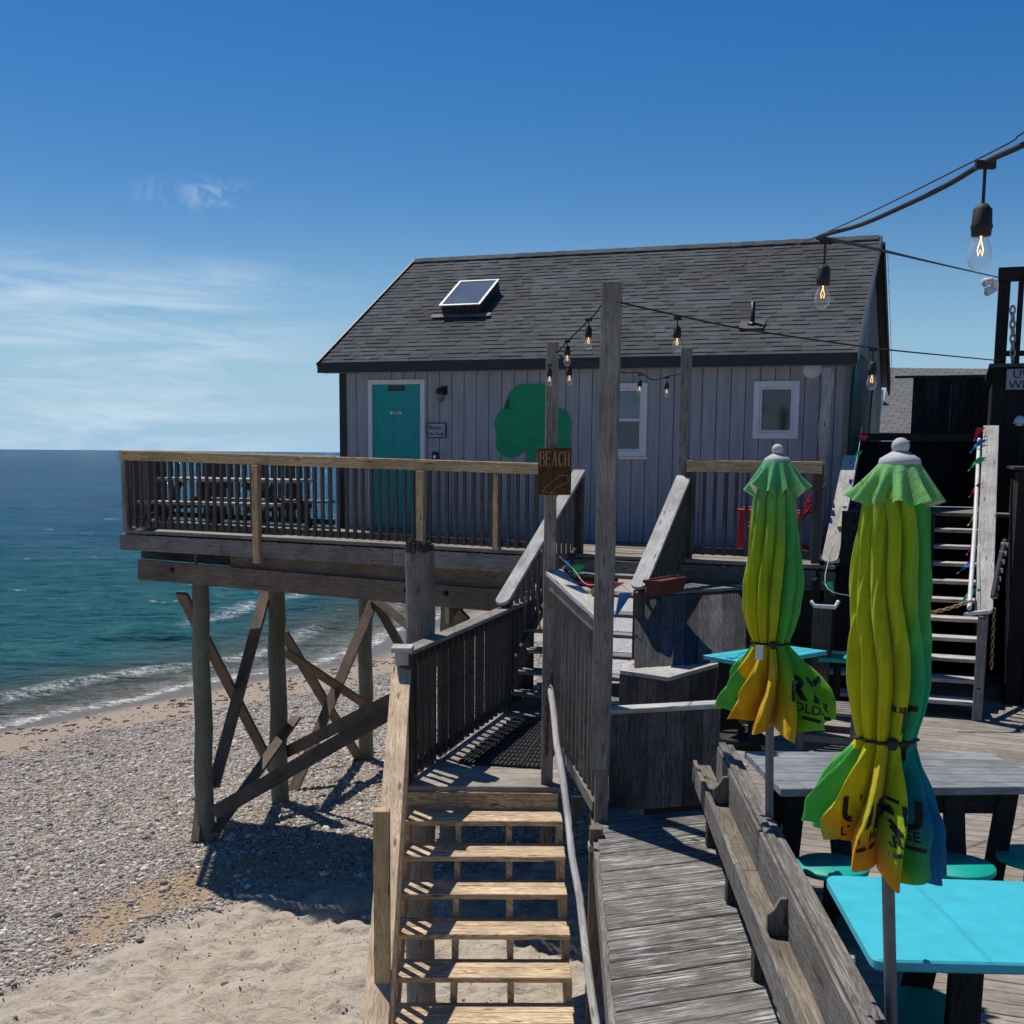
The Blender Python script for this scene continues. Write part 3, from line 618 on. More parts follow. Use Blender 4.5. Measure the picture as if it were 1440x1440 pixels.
# windows
def window(u0, u1, z0, z1, tw, sash=None, double=False, sill=0):
    g = MB(); g.bx(u0, u1, -.004, .02, z0, z1, hf=True); wn = g.build('window', 'glass_blind' if double else 'glass_dark', ho)
    g = MB()
    for a, c, b0, b1 in ((u0-tw, u0, z0-tw, z1+tw), (u1, u1+tw, z0-tw, z1+tw), (u0, u1, z1, z1+tw), (u0, u1, z0-tw, z0)): g.bx(a, c, -.04, -.004, b0, b1, hf=True)
    if sill: g.bx(u0-tw-.02, u1+tw+.02, -.055, -.002, z0-tw-.035, z0-tw-.001, hf=True)
    g.build('frame', 'white_trim', wn, bevel=.003)
    g = MB(); s_ = .028
    for a, c, b0, b1 in ((u0+.001, u0+s_, z0, z1), (u1-s_, u1-.001, z0, z1), (u0+s_, u1-s_, z1-s_, z1-.001), (u0+s_, u1-s_, z0+.001, z0+s_)): g.bx(a, c, -.026, -.006, b0, b1, hf=True)
    if double: g.bx(u0+s_, u1-s_, -.03, -.006, (z0+z1)/2-.018, (z0+z1)/2+.018, hf=True)
    g.build('sash', 'white_trim', wn, bevel=.002)
    if double:
        g = MB(); g.bx(u0+s_, u1-s_, -.008, -.004, z0+s_, (z0+z1)/2-.018, hf=True); g.build('glass_pane', 'glass_dark', wn)
    return wn
window(3.69, 4.13, .04, .80, .065, double=True, sill=1); window(5.555, 5.945, .27, .80, .07)
# wall lamp, notice, key box, loudspeaker, shamrock
g = MB(); c = W(1.46, -.06, .78); g.lathe(c, [(0, .05), (.05, .045), (.062, .0), (.055, -.03), (.03, -.035)], 16); g.frame(W(1.50, -.02, .80), (ud, vd, Zu), (.08, .02, .11)); g.tube([W(1.50, -.02, .80), c+Zu*.03], .012, 8); wl = g.build('wall_lamp', 'black_metal', ho)
g = MB(); g.lathe(c, [(.04, -.033), (.043, -.07), (.032, -.12), (0, -.135)], 14); g.build('lamp_shade', 'glass_pale', wl)
g = MB(); g.bx(1.265, 1.515, -.03, -.015, .20, .375, hf=True); ns = g.build('notice_board', 'sign_grey', ho)
g = MB()
for a, c, b0, b1 in ((1.265, 1.515, .375, .387), (1.265, 1.515, .188, .2), (1.253, 1.265, .188, .387), (1.515, 1.527, .188, .387)): g.bx(a, c, -.036, -.015, b0, b1, hf=True)
g.build('frame', 'black_metal', ns)
text_mesh('Beach', .07, 'ink', 'lettering', ns, W(1.37, -.031, .30), ud, Zu, -vd); text_mesh('No Dogs', .06, 'ink', 'lettering', ns, W(1.39, -.031, .225), ud, Zu, -vd)
g = MB(); g.bx(1.33, 1.42, -.05, -.015, -.10, .01, hf=True); kb = g.build('key_box', 'black_metal', ho, bevel=.008)
g = MB(); g.bx(1.355, 1.39, -.058, -.051, -.075, -.035, hf=True); g.build('dial', 'light_plastic', kb)
g = MB(); c = W(6.15, -.016, 1.0); g.lathe(c, [(.112, 0), (.112, .022), (.09, .034), (0, .038)], 26, axis=-vd); spk = g.build('loudspeaker', 'white_trim', ho)
sc_ = W(2.69, -.016, 0)
g = MB()
def shpt(a, z): return W(a, -.016, z)
lobe = []
def arc(cu_, cz, r, a0, a1, n=10): return [(cu_+r*math.cos(R_(a0+(a1-a0)*k/n)), cz+r*math.sin(R_(a0+(a1-a0)*k/n))) for k in range(n+1)]
out = arc(2.82, .66, .21, -35, 100)+arc(2.59, .65, .215, 75, 220)+arc(2.42, .36, .22, 95, 205)+arc(2.42, .14, .20, 160, 300)+[(2.62, .05), (2.66, -.02), (2.63, -.22), (2.75, -.22), (2.77, .04)]+arc(3.02, .14, .20, 240, 380)+arc(3.0, .36, .22, -20, 85)
g.prism([shpt(a, z) for a, z in out], -vd*.018); sm_ = g.build('shamrock', 'shamrock', ho, label='large dark green painted shamrock')
# gable end: mural window, shamrock lobes, painted band
g = MB(); g.prism([W(WD+.016, v, z) for v, z in ((.95, 1.25), (2.2, 1.25), (2.2, 2.05), (1.75, 2.05), (.95, 1.55))], ud*.02); g.build('mural_panel', 'mural_teal', ho, label='teal streaked panel')
g = MB(); g.prism([W(WD+.016, .62+.42*math.cos(6.283*k/24), .2+.95*math.sin(6.283*k/24)) for k in range(24)], ud*.016); g.build('shamrock', 'shamrock_shaded', ho, label='green leaf on gable end, shade painted into its colour')
g = MB(); g.prism([W(WD+.016, 3.9+.6*math.cos(6.283*k/24), .1+.95*math.sin(6.283*k/24)) for k in range(24)], ud*.016); g.build('shamrock', 'shamrock_shaded', ho, label='green leaf at back of gable end, shade painted into its colour')
# ------------------------------------------------------------------ raised deck on piles
VF = -2.0                                    # front edge line of the deck, in the house frame
def zd(u): return -1.0-.013*(u+2) if u < 3.6 else -1.08-.008*(u-3.6)
dk = thing('raised_deck', 'weathered timber deck standing on tall piles above the pebble beach', 'deck', W(-1, VF, -1.1))
A = W(-2.03, VF-.04); Bk = V3(-5.22, 17.75, 0)
g = MB(); v = VF-.05; bw = .125
# boards parallel to the house front; left ends follow the slanting side of the deck
while v < .2:
    t = (v-VF)/( (Bk-O0).dot(vd)-VF ); ul = -2.05+( (Bk-O0).dot(ud)+2.05)*t+random.uniform(-.012, .012)
    ur = 6.68 if v < -.05 else -.03; j = ul
    while j < ur:
        k = min(j+random.uniform(2.2, 3.6), ur)
        if ur-k < .6: k = ur
        p0, p1 = W(j+.002, v+bw/2, zd(j)-.018), W(k-.002, v+bw/2, zd(k)-.018)
        g.beam(p0, p1, bw-.008, .036); j = k
    v += bw
g.build('decking', 'deck_board', dk)
# rims and joists
g = MB(); cuts = [-2.05, -.55, 1.75, 3.5, 5.1, 6.7]
for a, c in zip(cuts, cuts[1:]):
    g.beam(W(a+.003, VF-.075, zd(a)-.15), W(c-.003, VF-.075, zd(c)-.15), .04, .19)
g.build('rim_joist', 'weathered_wood', dk)
g = MB(); g.beam(W(-2.03, VF-.05, zd(-2)-.15), V3(Bk.x, Bk.y, -1.15), .04, .20); g.build('rim_joist', 'weathered_wood', dk)
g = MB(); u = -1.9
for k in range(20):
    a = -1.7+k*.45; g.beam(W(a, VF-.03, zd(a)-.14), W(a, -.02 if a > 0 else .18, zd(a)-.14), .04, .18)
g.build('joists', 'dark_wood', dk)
g = MB(); q0, q1 = P(186, 778, V=-1.75), P(262, 784, V=-1.75)
g.beam(W(-1.93, -1.78, -1.27), W(-.4, -1.78, -1.32), .09, .20); g.build('beam', 'dark_wood', dk)
g = MB(); g.beam(W(-1.9, -1.5, -1.28), W(-2.25, .15, -1.28), .1, .2); g.build('beam', 'brown_beam', dk)
g = MB(); g.beam(W(-.5, -1.96, -1.325), W(3.4, -1.96, -1.435), .06, .21); g.build('beam', 'brown_beam', dk)
g = MB(); g.beam(W(-1.82, -2.02, -1.49), W(3.6, -2.02, -1.66), .07, .25); gir = g.build('girder', 'brown_beam', dk)
g = MB()
for a in (-1.3, 1.9, 2.4):
    c = W(a, -2.056, -1.49-.031*(a+1.82)+.03); g.lathe(c, [(.032, 0), (.032, .012), (.015, .016), (.015, .03), (0, .03)], 12, axis=-vd)
g.build('bolts', 'black_metal', dk)
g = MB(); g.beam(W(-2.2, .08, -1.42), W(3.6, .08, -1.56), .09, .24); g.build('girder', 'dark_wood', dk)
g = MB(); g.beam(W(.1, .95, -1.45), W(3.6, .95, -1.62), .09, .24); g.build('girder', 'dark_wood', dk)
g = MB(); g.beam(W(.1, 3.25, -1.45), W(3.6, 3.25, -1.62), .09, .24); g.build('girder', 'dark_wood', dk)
piles = []
def pile(x, y, Yv, r0, r1, mat='green_pile', zb_=-5.6, ztop=None, lean=0):
    p = P(x, y, Y=Yv); zt_ = p.z if ztop is None else ztop; pts = []
    for k in range(9):
        t = k/8; pts.append(V3(p.x+lean*t+.012*math.sin(k*2.1), p.y+.01*math.cos(k*1.7), zt_+(zb_-zt_)*t))
    g = MB(); g.tube(pts, [r0+(r1-r0)*k/8 for k in range(9)], 16); return g, p
for (x, y, Yv, r0, r1, lean) in ((281, 806, 15.35, .105, .125, -.02), (388, 822, 17.15, .122, .132, 0), (513, 840, 19.7, .115, .125, 0), (632, 800, 14.6, .115, .12, 0), (640, 830, 18.6, .12, .12, 0)):
    g, p = pile(x, y, Yv, r0, r1, lean=lean); g.build('pile', 'green_pile', dk); piles.append(p)
def br(x0, y0, Y0, x1, y1, Y1, wd=.17, th=.045, mat='brown_beam', ext=0):
    a, c = P(x0, y0, Y=Y0), P(x1, y1, Y=Y1); d = (c-a).normalized(); view = ((a+c)/2).normalized(); g = MB()
    side = d.cross(vd).normalized()
    g.beam(a, c, th, wd, up=side, ext=ext+.07); g.build('brace', mat, dk)
br(258, 840, 15.3, 385, 1085, 17.4); br(378, 818, 17.3, 302, 1100, 15.5)
br(402, 917, 17.5, 528, 1000, 19.4); br(400, 892, 17.8, 512, 1078, 19.7); br(527, 842, 19.5, 412, 1112, 17.7)
br(307, 1140, 15.1, 548, 1002, 15.9, .19, .06); br(386, 1066, 17.4, 548, 985, 15.9, .17); br(414, 1012, 17.3, 303, 1168, 15.3, .16)
br(524, 838, 19.4, 606, 905, 17.5, .15); br(526, 842, 19.5, 575, 930, 19.2, .15); br(284, 1092, 15.6, 276, 1176, 15.2, .12)
br(650, 868, 14.4, 560, 1000, 15.5, .16)
g = MB(); c = piles[3]; g.frame(V3(c.x-.02, c.y-.13, -1.75), (V3(0, 0, 1), V3(1, 0, 0), V3(0, 1, 0)), (.6, .05, .02)); g.build('steel_strap', 'grey_metal', dk)
g = MB(); g.frame(P(276, 795, Y=14.95), (Zu, ud, vd), (.42, .035, .03)); g.build('cleat', 'brown_beam', dk)

# ------------------------------------------------------------------ railings
def railing(label, p0, p1, hgt, nb, capmat='new_pine', balmat='baluster_wood', cap=(.14, .03), face=.09, posts=(), bottom=.09, ext=0, bal=(.035, .035), side=1, top_rail=True, group='railings of the decks and stairs', name='railing', off=0., bb=.05, postmat='weathered_wood', post_ext=.0, postw=.085):
    """p0,p1: ends at floor level of the rail line (any slope); nb balusters; cap on top"""
    t = thing(name, label, 'railing', (p0+p1)/2, group); d = (p1-p0); hd = V3(d.x, d.y, 0).normalized(); nrm = hd.cross(Zu)*side
    zt_ = Zu*hgt; g = MB(); g.beam(p0+zt_-Zu*(cap[1]/2), p1+zt_-Zu*(cap[1]/2), cap[0], cap[1], ext=ext); g.build('cap_rail', capmat, t, bevel=.004)
    if face:
        g = MB(); g.beam(p0+zt_-Zu*(cap[1]+face/2+.001)+nrm*(cap[0]/2-.022), p1+zt_-Zu*(cap[1]+face/2+.001)+nrm*(cap[0]/2-.022), .038, face, ext=ext); g.build('cap_face', capmat, t, bevel=.003)
    if top_rail:
        g = MB(); g.beam(p0+zt_-Zu*(cap[1]+.055), p1+zt_-Zu*(cap[1]+.055), .036, .08); g.build('top_rail', balmat, t)
    g = MB(); g.beam(p0+Zu*bottom, p1+Zu*bottom, .036, .075); g.build('bottom_rail', balmat, t)
    first = None; slope_ = d.z/V3(d.x, d.y, 0).length
    for k in range(nb):
        c = p0+d*((k+.5)/nb)+nrm*(.036+off); h0, h1 = bb, hgt-cap[1]-.012
        if first is None:
            g = MB(); g.frame(c+Zu*((h0+h1)/2), (Zu, hd, nrm), (h1-h0, bal[0], bal[1])); first = g.build('baluster', balmat, t); fc = c
        else:
            o = first.copy(); scene.collection.objects.link(o); o.parent = t; o.location = c-fc+V3(random.uniform(-.003, .003), random.uniform(-.003, .003), 0); MW[o] = MW[t]
            o.rotation_euler = (0, 0, 0)
    for po in posts:
        f, mat_ = po[0], po[1]; hh = po[2] if len(po) > 2 else hgt-cap[1]-.002; lo = po[3] if len(po) > 3 else 0.0; oo = po[4] if len(po) > 4 else 0.0
        c = p0+d*f+nrm*oo; g = MB(); g.frame(c+Zu*((hh+lo)/2), (Zu, hd, nrm), (hh-lo, postw, postw)); g.build('post', mat_, t, bevel=.004)
    return t
fl = W(-2.0, VF, -1.0); fr = W(3.52, VF, -1.10)
railing('long deck railing with yellow pine cap running left of the BEACH sign', fl, fr, .995, 52, posts=((.002, 'weathered_wood'), (.355, 'new_pine', .87, -.30, .105), (.745, 'new_pine', .87, -.12, .105), (.905, 'new_pine', .87, 0, 0)), ext=.03, cap=(.15, .03))
railing('short deck side railing facing the open sea at the far left', fl+vd*.06, V3(Bk.x+.05, Bk.y, -1.0), .995, 19, posts=((.5, 'weathered_wood'), (.99, 'weathered_wood')), cap=(.14, .03), side=-1)
railing('deck back railing behind the picnic table on the seaward deck', V3(Bk.x+.05, Bk.y-.1, -1.0), V3(Bk.x+.05, Bk.y-.1, -1.05)+ud*2.9, .995, 26, posts=((.3, 'weathered_wood'), (.6, 'weathered_wood')), cap=(.14, .03), face=.05)
railing('short railing with yellow pine cap under the small square window', W(5.16, VF, -1.09), W(6.50, VF, -1.09), 1.035, 12, posts=((.0, 'dark_wood'), (.99, 'dark_wood')), ext=.02, cap=(.15, .03))
# ------------------------------------------------------------------ stairs from the deck down to the landing
LZ = -2.5
def stairs(name, label, p_top, dr_, wv, n, run, rise, tt, treadmat, strmat, nstr=3, over=.02, toph=0, boards=2, sag=.0, first=1):
    """p_top: centre of the top edge (floor level); dr_: horizontal direction down the stair; wv: half width vector"""
    t = thing(name, label, 'stairs', p_top+dr_*(n*run)-Zu*(n*rise))
    for k in range(first, n+1):
        c = p_top+dr_*((k-.5)*run)-Zu*(k*rise)
        g = MB(); bw_ = run/boards
        for b_ in range(boards):
            cc = c+dr_*((b_-(boards-1)/2)*bw_)+dr_*.012+wv.normalized()*random.uniform(-.008, .008)
            g.frame(cc-Zu*(tt/2), (wv.normalized(), dr_, Zu), (wv.length*2+.02, bw_-.006+(.012 if b_ == boards-1 else 0), tt))
        g.build('tread', treadmat, t, bevel=.004)
    a = p_top-Zu*(rise+tt); c = p_top+dr_*(n*run)-Zu*((n+1)*rise+tt)
    dwn = (c-a).normalized()
    for k in range(nstr):
        f = -1+2*k/(nstr-1); o = wv*(f*.985)
        # saw-tooth stringer
        pts = []; s0 = p_top+o
        for q in range(first, n+1):
            pts.append(s0+dr_*((q-1)*run+.004)-Zu*(q*rise+tt+.001)); pts.append(s0+dr_*(q*run+.004)-Zu*(q*rise+tt+.001))
        low = [pts[-1]-Zu*.30, pts[0]-Zu*.30]
        poly = pts+low; wn_ = wv.normalized()*.038
        g = MB(); g.prism([p-wn_/2 for p in (poly if (dr_.cross(Zu)).dot(wn_) < 0 else poly[::-1])], wn_); g.build('stringer', strmat, t)
    return t
stT = W(4.33, VF-.06, -1.09)
stairs('wooden_stairs', 'weathered stairs climbing from the lower landing to the house deck', stT, -vd, ud*.74, 8, .235, .176, .036, 'weathered_wood', 'dark_wood', 2)
def slant_cap(t, p0, p1, wd=.14, th=.036, mat='silver_wood', name='cap_rail'):
    g = MB(); d = (p1-p0).normalized(); sd_ = d.cross(Zu).normalized(); up = sd_.cross(d)
    # rounded lower end
    n = 8; pts = [p0-sd_*(wd/2), p0+sd_*(wd/2)]+[p1-d*(wd/2)+sd_*(wd/2)*math.cos(math.pi*k/n)+d*(wd/2)*math.sin(math.pi*k/n) for k in range(n+1)]
    pts = [p-up*th for p in pts]
    g.prism(pts if (pts[1]-pts[0]).cross(pts[2]-pts[1]).dot(up) > 0 else pts[::-1], up*th); return g.build(name, mat, t, bevel=.004)
def slant_rail(label, a, c, nb, hb=.85, posts=(), mat='silver_wood', bal='baluster_wood', wd=.14, sgn=1, lo=.12):
    t = thing('railing', label, 'railing', c-Zu*hb, 'railings of the decks and stairs'); slant_cap(t, a, c, wd, mat=mat)
    d = c-a; hd = V3(d.x, d.y, 0).normalized(); nrm = hd.cross(Zu)*sgn
    g = MB(); g.beam(a-Zu*.085, c-Zu*.085, .036, .085); g.build('top_rail', bal, t)
    g = MB(); g.beam(a-Zu*(hb-lo), c-Zu*(hb-lo), .036, .085); g.build('bottom_rail', bal, t)
    first = None
    for k in range(nb):
        q = a+d*((k+.5)/nb)+nrm*.037
        if first is None: g = MB(); g.frame(q-Zu*(.06+(hb-.1)/2), (Zu, hd, nrm), (hb-.1, .035, .035)); first = g.build('baluster', bal, t); fc = q
        else: o = first.copy(); scene.collection.objects.link(o); o.parent = t; o.location = q-fc; MW[o] = MW[t]
    for f, z0, z1, m_ in posts:
        q = a+d*f; g = MB(); g.frame(V3(q.x, q.y, (z0+z1)/2), (Zu, hd, nrm), (z1-z0, .09, .09)); g.build('post', m_, t, bevel=.004)
    return t
aL = P(815, 660, V=VF+.05); cL = P(703, 848, V=-3.95)
slant_rail('sunlit sloping stair rail running down left behind the BEACH post', aL, cL, 15, hb=.95, posts=((.0, -1.3, aL.z-.04, 'dark_wood'), (.93, -2.7, cL.z+.02, 'dark_wood')))
aR = P(962, 668, V=VF-.0); cR = P(896, 826, V=-3.55)
slant_rail('sunlit sloping stair rail right of the tall post, above the planter', aR, cR, 10, hb=.9, posts=((.96, -2.5, cR.z-.03, 'dark_wood'),), sgn=-1, wd=.16)
# tall light post at the end of the deck railing
def post4(name, label, cat, base, top, w_, mat='weathered_wood', group=None, rz=0):
    g = MB(); ax = (Zu, Matrix.Rotation(rz, 3, 'Z') @ V3(1, 0, 0), Matrix.Rotation(rz, 3, 'Z') @ V3(0, 1, 0)); d = (top-base); axz = d.normalized(); ax1 = (ax[1]-axz*ax[1].dot(axz)).normalized()
    g.frame((base+top)/2, (axz, ax1, axz.cross(ax1)), (d.length, w_, w_)); return g.build(name, mat, None, bevel=.005, label=label, cat=cat, group=group)
PG = 'posts carrying the string lights'
p = P(966, 489, V=-1.93); post4('light_post', 'dark weathered post at the left end of the short deck railing', 'post', V3(p.x, p.y, -1.09), p, .10, 'weathered_wood', PG, -TH)
bp_ = P(777, 481, Y=8.98); post4('light_post', 'slim weathered post that carries the BEACH sign', 'post', V3(bp_.x, bp_.y, -3.0), bp_, .088, 'weathered_wood', PG)
tp = P(861, 397, Y=8.05); tpb = V3(tp.x-.02, tp.y, P(843, 1080, Y=8.05).z); post4('light_post', 'tallest weathered post in the foreground beside the ramp', 'post', tpb, tp, .122, 'weathered_wood', PG, R_(-12))

# ------------------------------------------------------------------ landing, its railing, the beach stairs
ldl = V3(-.78, 8.87, LZ); ldf = W(3.66, -3.75, LZ); ldr = V3(.36, 8.87, LZ)
lt = thing('landing', 'weathered landing between the two flights of stairs with a black mat', 'deck', V3(0, 10.5, -2.6))
g = MB(); M3 = Matrix.Rotation(-.0, 3, 'Z'); y = 8.87; k = 0
while y < 13.0:
    f = (y-8.87)/(13-8.87); x0 = -.80+1.08*f; x1 = .40 if y < 9.5 else .40+1.3*(y-9.5)/3.4
    g.bx(x0, x1, y, y+(.135 if k else .27), LZ-.036-(.0 if k else 0), LZ+(0.006 if not k else 0)); y += .142 if k else .277; k += 1
g.build('decking', 'deck_board', lt, bevel=.003)
g = MB(); g.bx(-.80, .36, 8.845, 8.868, LZ-.17, LZ-.037); g.build('front_board', 'tread_pine', lt)
g = MB(); g.bx(-.93, -.79, 8.87, 8.905, LZ-.2, LZ+.0); g.bx(-.93, -.80, 8.86, 9.5, LZ-.0, LZ+.03); g.build('side_shelf', 'pale_pine', lt)
g = MB(); g.beam(V3(-.82, 8.9, LZ-.15), V3(.26, 12.9, LZ-.15), .04, .2); g.build('rim_joist', 'dark_wood', lt)
# black mat
g = MB(); mz = LZ+.008
ma, mb_, mc, md = P(643, 1073, Z=mz), P(769, 1081, Z=mz), P(800, 1012, Z=mz), P(722, 1010, Z=mz)
g.prism([ma, mb_, mc, md], Zu*.014); g.build('rubber_mat', 'rubber', None, label='black rubber mat lying on the stair landing', cat='mat')
mt = bpy.data.objects['rubber_mat']
g = MB()
for k in range(1, 14):
    f = k/14; q0 = ma.lerp(md, f)+Zu*.019; q1 = mb_.lerp(mc, f)+Zu*.019; g.beam(q0, q1, .012 if k % 4 else .03, .010)
for k in range(1, 20):
    f = k/20; q0 = ma.lerp(mb_, f)+Zu*.020; q1 = md.lerp(mc, f)+Zu*.020; g.beam(q0, q1, .010 if k % 7 else .028, .010)
g.build('ribs', 'black_metal', mt)
mls = thing('railing', 'dark landing railing with grey cap leading away beside the old piling', 'railing', V3(-.4, 10.3, LZ), 'railings of the decks and stairs')
bpy.data.objects.remove(mls)
f0 = V3(-.79, 9.0, LZ); f1 = V3(.19, 12.45, LZ)
railing('dark landing railing with grey cap leading away beside the old piling', f0, f1, 1.03, 25, capmat='weathered_wood', posts=((.0, 'dark_wood'), (.99, 'dark_wood')), face=.0, ext=.04, side=1, bottom=.10, cap=(.13, .035), balmat='dark_wood')
g, p = pile(590, 771, 9.75, .118, .125, zb_=-5.3); old = g.build('wooden_piling', 'weathered_wood', None, label='thick old piling with a ragged top rising through the landing railing', cat='piling')
g = MB()
for k in range(16):
    a = 6.283*k/16; g.frame(V3(p.x+.1*math.cos(a), p.y+.1*math.sin(a), p.z+random.uniform(0, .03)), (Zu, V3(math.cos(a), math.sin(a), 0), V3(-math.sin(a), math.cos(a), 0)), (random.uniform(.04, .09), .03, .035))
g.build('ragged_top', 'dark_wood', old)
bs = stairs('wooden_stairs', 'new pine stairs leading down from the landing to the sand', V3(-.20, 8.86, LZ+.005), V3(.02, -1, 0).normalized(), V3(.57, .01, 0), 11, .292, .169, .038, 'tread_pine', 'tread_pine', 4)
# lower railing, left of the beach stairs: new pine cap
a = V3(-.83, 9.0, P(562, 935, Y=9.0).z); 
c = V3(-.70, 5.35, a.z-.575*3.65)
slr = slant_rail('pale new pine rail sloping down left of the beach stairs', a, c, 24, hb=.9, mat='pale_pine', bal='tread_pine', wd=.145, posts=((.66, -5.2, -1.99, 'new_pine'),), sgn=-1)
for o in slr.children:
    if o.name.startswith('post'): o.location.x += .02
g = MB(); q = P(566, 912, Y=9.0); g.frame(V3(q.x, q.y, q.z), (V3(0, 1, 0), V3(1, 0, 0), Zu), (.20, .155, .04)); g.frame(V3(q.x+.0, q.y-.02, q.z-.07), (Zu, V3(1, 0, 0), V3(0, 1, 0)), (.09, .10, .12)); g.build('newel_cap', 'silver_wood', slr, bevel=.004)
g = MB(); g.beam(V3(-.93, 6.9, -4.35), V3(-.93, 5.1, -4.35), .03, .06); 
# round grab rail right of the beach stairs
a = P(772, 958, Y=8.95); c = P(833, 1400, Y=6.42); c2 = c+(c-a)*.3
hr = thing('handrail', 'round grey pole handrail on the right of the beach stairs', 'handrail', V3(c.x, c.y, c.z-.8))
pts = [a.lerp(c, k/8)+V3(.006*math.sin(k*2.3), 0, .008*math.cos(k*1.9)) for k in range(9)]+[c.lerp(c2, k/4) for k in range(1, 5)]
g = MB(); g.tube(pts, .024, 10); g.build('pole', 'silver_wood', hr)
g = MB(); b_ = P(812, 1135, Y=7.6); g.frame(b_, (Zu, V3(1, 0, 0), V3(0, 1, 0)), (.14, .07, .04)); g.build('bracket', 'black_metal', hr)
# railing between the beach stairs and the ramp
a0, a1 = P(780, 806, Y=8.95), P(846, 866, Y=8.12); b0, b1 = P(783, 1045, Y=8.9), P(836, 1140, Y=8.12)
cr_ = thing('railing', 'railing with broad grey cap between BEACH post and tallest post', 'railing', (b0+b1)/2, 'railings of the decks and stairs')
g = MB(); g.beam(a0, a1, .14, .036, ext=.04); g.build('cap_rail', 'silver_wood', cr_, bevel=.004)
g = MB(); g.beam(a0-Zu*.065+V3(-.04, 0, 0), a1-Zu*.065+V3(-.04, 0, 0), .038, .088); g.build('top_rail', 'weathered_wood', cr_, bevel=.003)
g = MB(); g.beam(b0+Zu*.03, b1+Zu*.03, .038, .085); g.build('bottom_rail', 'weathered_wood', cr_, bevel=.003)
for k in range(11):
    f = (k+.7)/11.8; t_ = a0.lerp(a1, f)-Zu*.03; bt = b0.lerp(b1, f); bt = V3(t_.x, t_.y, bt.z-.03); g = MB(); g.frame((t_+bt)/2, (Zu, V3(1, 0, 0), V3(0, 1, 0)), ((t_-bt).length, .036, .036)); g.build('baluster', 'weathered_wood', cr_)
# lower railing along the stair side under the tall post
q = P(838, 1186, Y=7.72); g = MB(); g.frame(V3(q.x, q.y, (q.z-4.9)/2-.02), (Zu, V3(1, 0, 0), V3(0, 1, 0)), (q.z+5.2-.04, .085, .085)); g.build('post', 'brown_beam', cr_, bevel=.004, label='lower brown post with a square grey block on top')
g = MB(); g.frame(V3(q.x, q.y, q.z-.02), (Zu, V3(1, 0, 0), V3(0, 1, 0)), (.045, .10, .10)); g.build('post_cap', 'silver_wood', cr_, bevel=.004)
g = MB(); g.frame(V3(tp.x-.005, tp.y+.02, -2.35), (Zu, V3(1, 0, 0), V3(0, 1, 0)), (1.3, .088, .088)); g.build('post', 'weathered_wood', cr_, bevel=.004)
# swing plank, dark box steps at the foot of the upper stairs
sw = thing('hanging_plank', 'small plank hanging on two chains beside the landing stairs', 'swing', P(748, 886, Y=12.0))
c0, c1 = P(737, 884, Y=12.0), P(760, 888, Y=12.0); top = P(747, 832, Y=12.0)
g = MB(); g.frame((c0+c1)/2, (V3(1, 0, 0), V3(0, 1, 0), Zu), (.2, .10, .02)); g.build('plank', 'weathered_wood', sw)
def chain(a, c, nm_, mat, parent=None, link=.03, r=.004, sag=0, **kw):
    n = max(2, int((c-a).length/link/.8)); g = MB()
    for k in range(n):
        f0_, f1_ = k/n, (k+1.25)/n; q0, q1 = a.lerp(c, f0_), a.lerp(c, min(1, f1_)); q0 = q0-Zu*(sag*4*f0_*(1-f0_)); q1 = q1-Zu*(sag*4*f1_*(1-f1_)) if f1_ < 1 else q1
        d = (q1-q0).normalized(); s1 = d.orthogonal().normalized(); s1 = s1 if k % 2 else d.cross(s1); ww = link*.3; h = (q1-q0).length
        ring = [q0+d*(h*.5)+d*(h*.5*math.cos(6.283*j/10))+s1*(ww*math.sin(6.283*j/10)) for j in range(11)]
        g.tube(ring, r, 5, cap=False)
    return g.build(nm_, mat, parent, **kw)
chain(top+V3(-.05, 0, 0), c0, 'chain', 'gold_chain', sw); chain(top+V3(.05, 0, 0), c1, 'chain', 'gold_chain', sw)
chain(P(771, 955, Y=8.86), P(768, 1062, Y=8.86), 'chain', 'rust', None, link=.045, r=.006, label='rusty chain hanging down from the post with the BEACH sign', cat='chain')

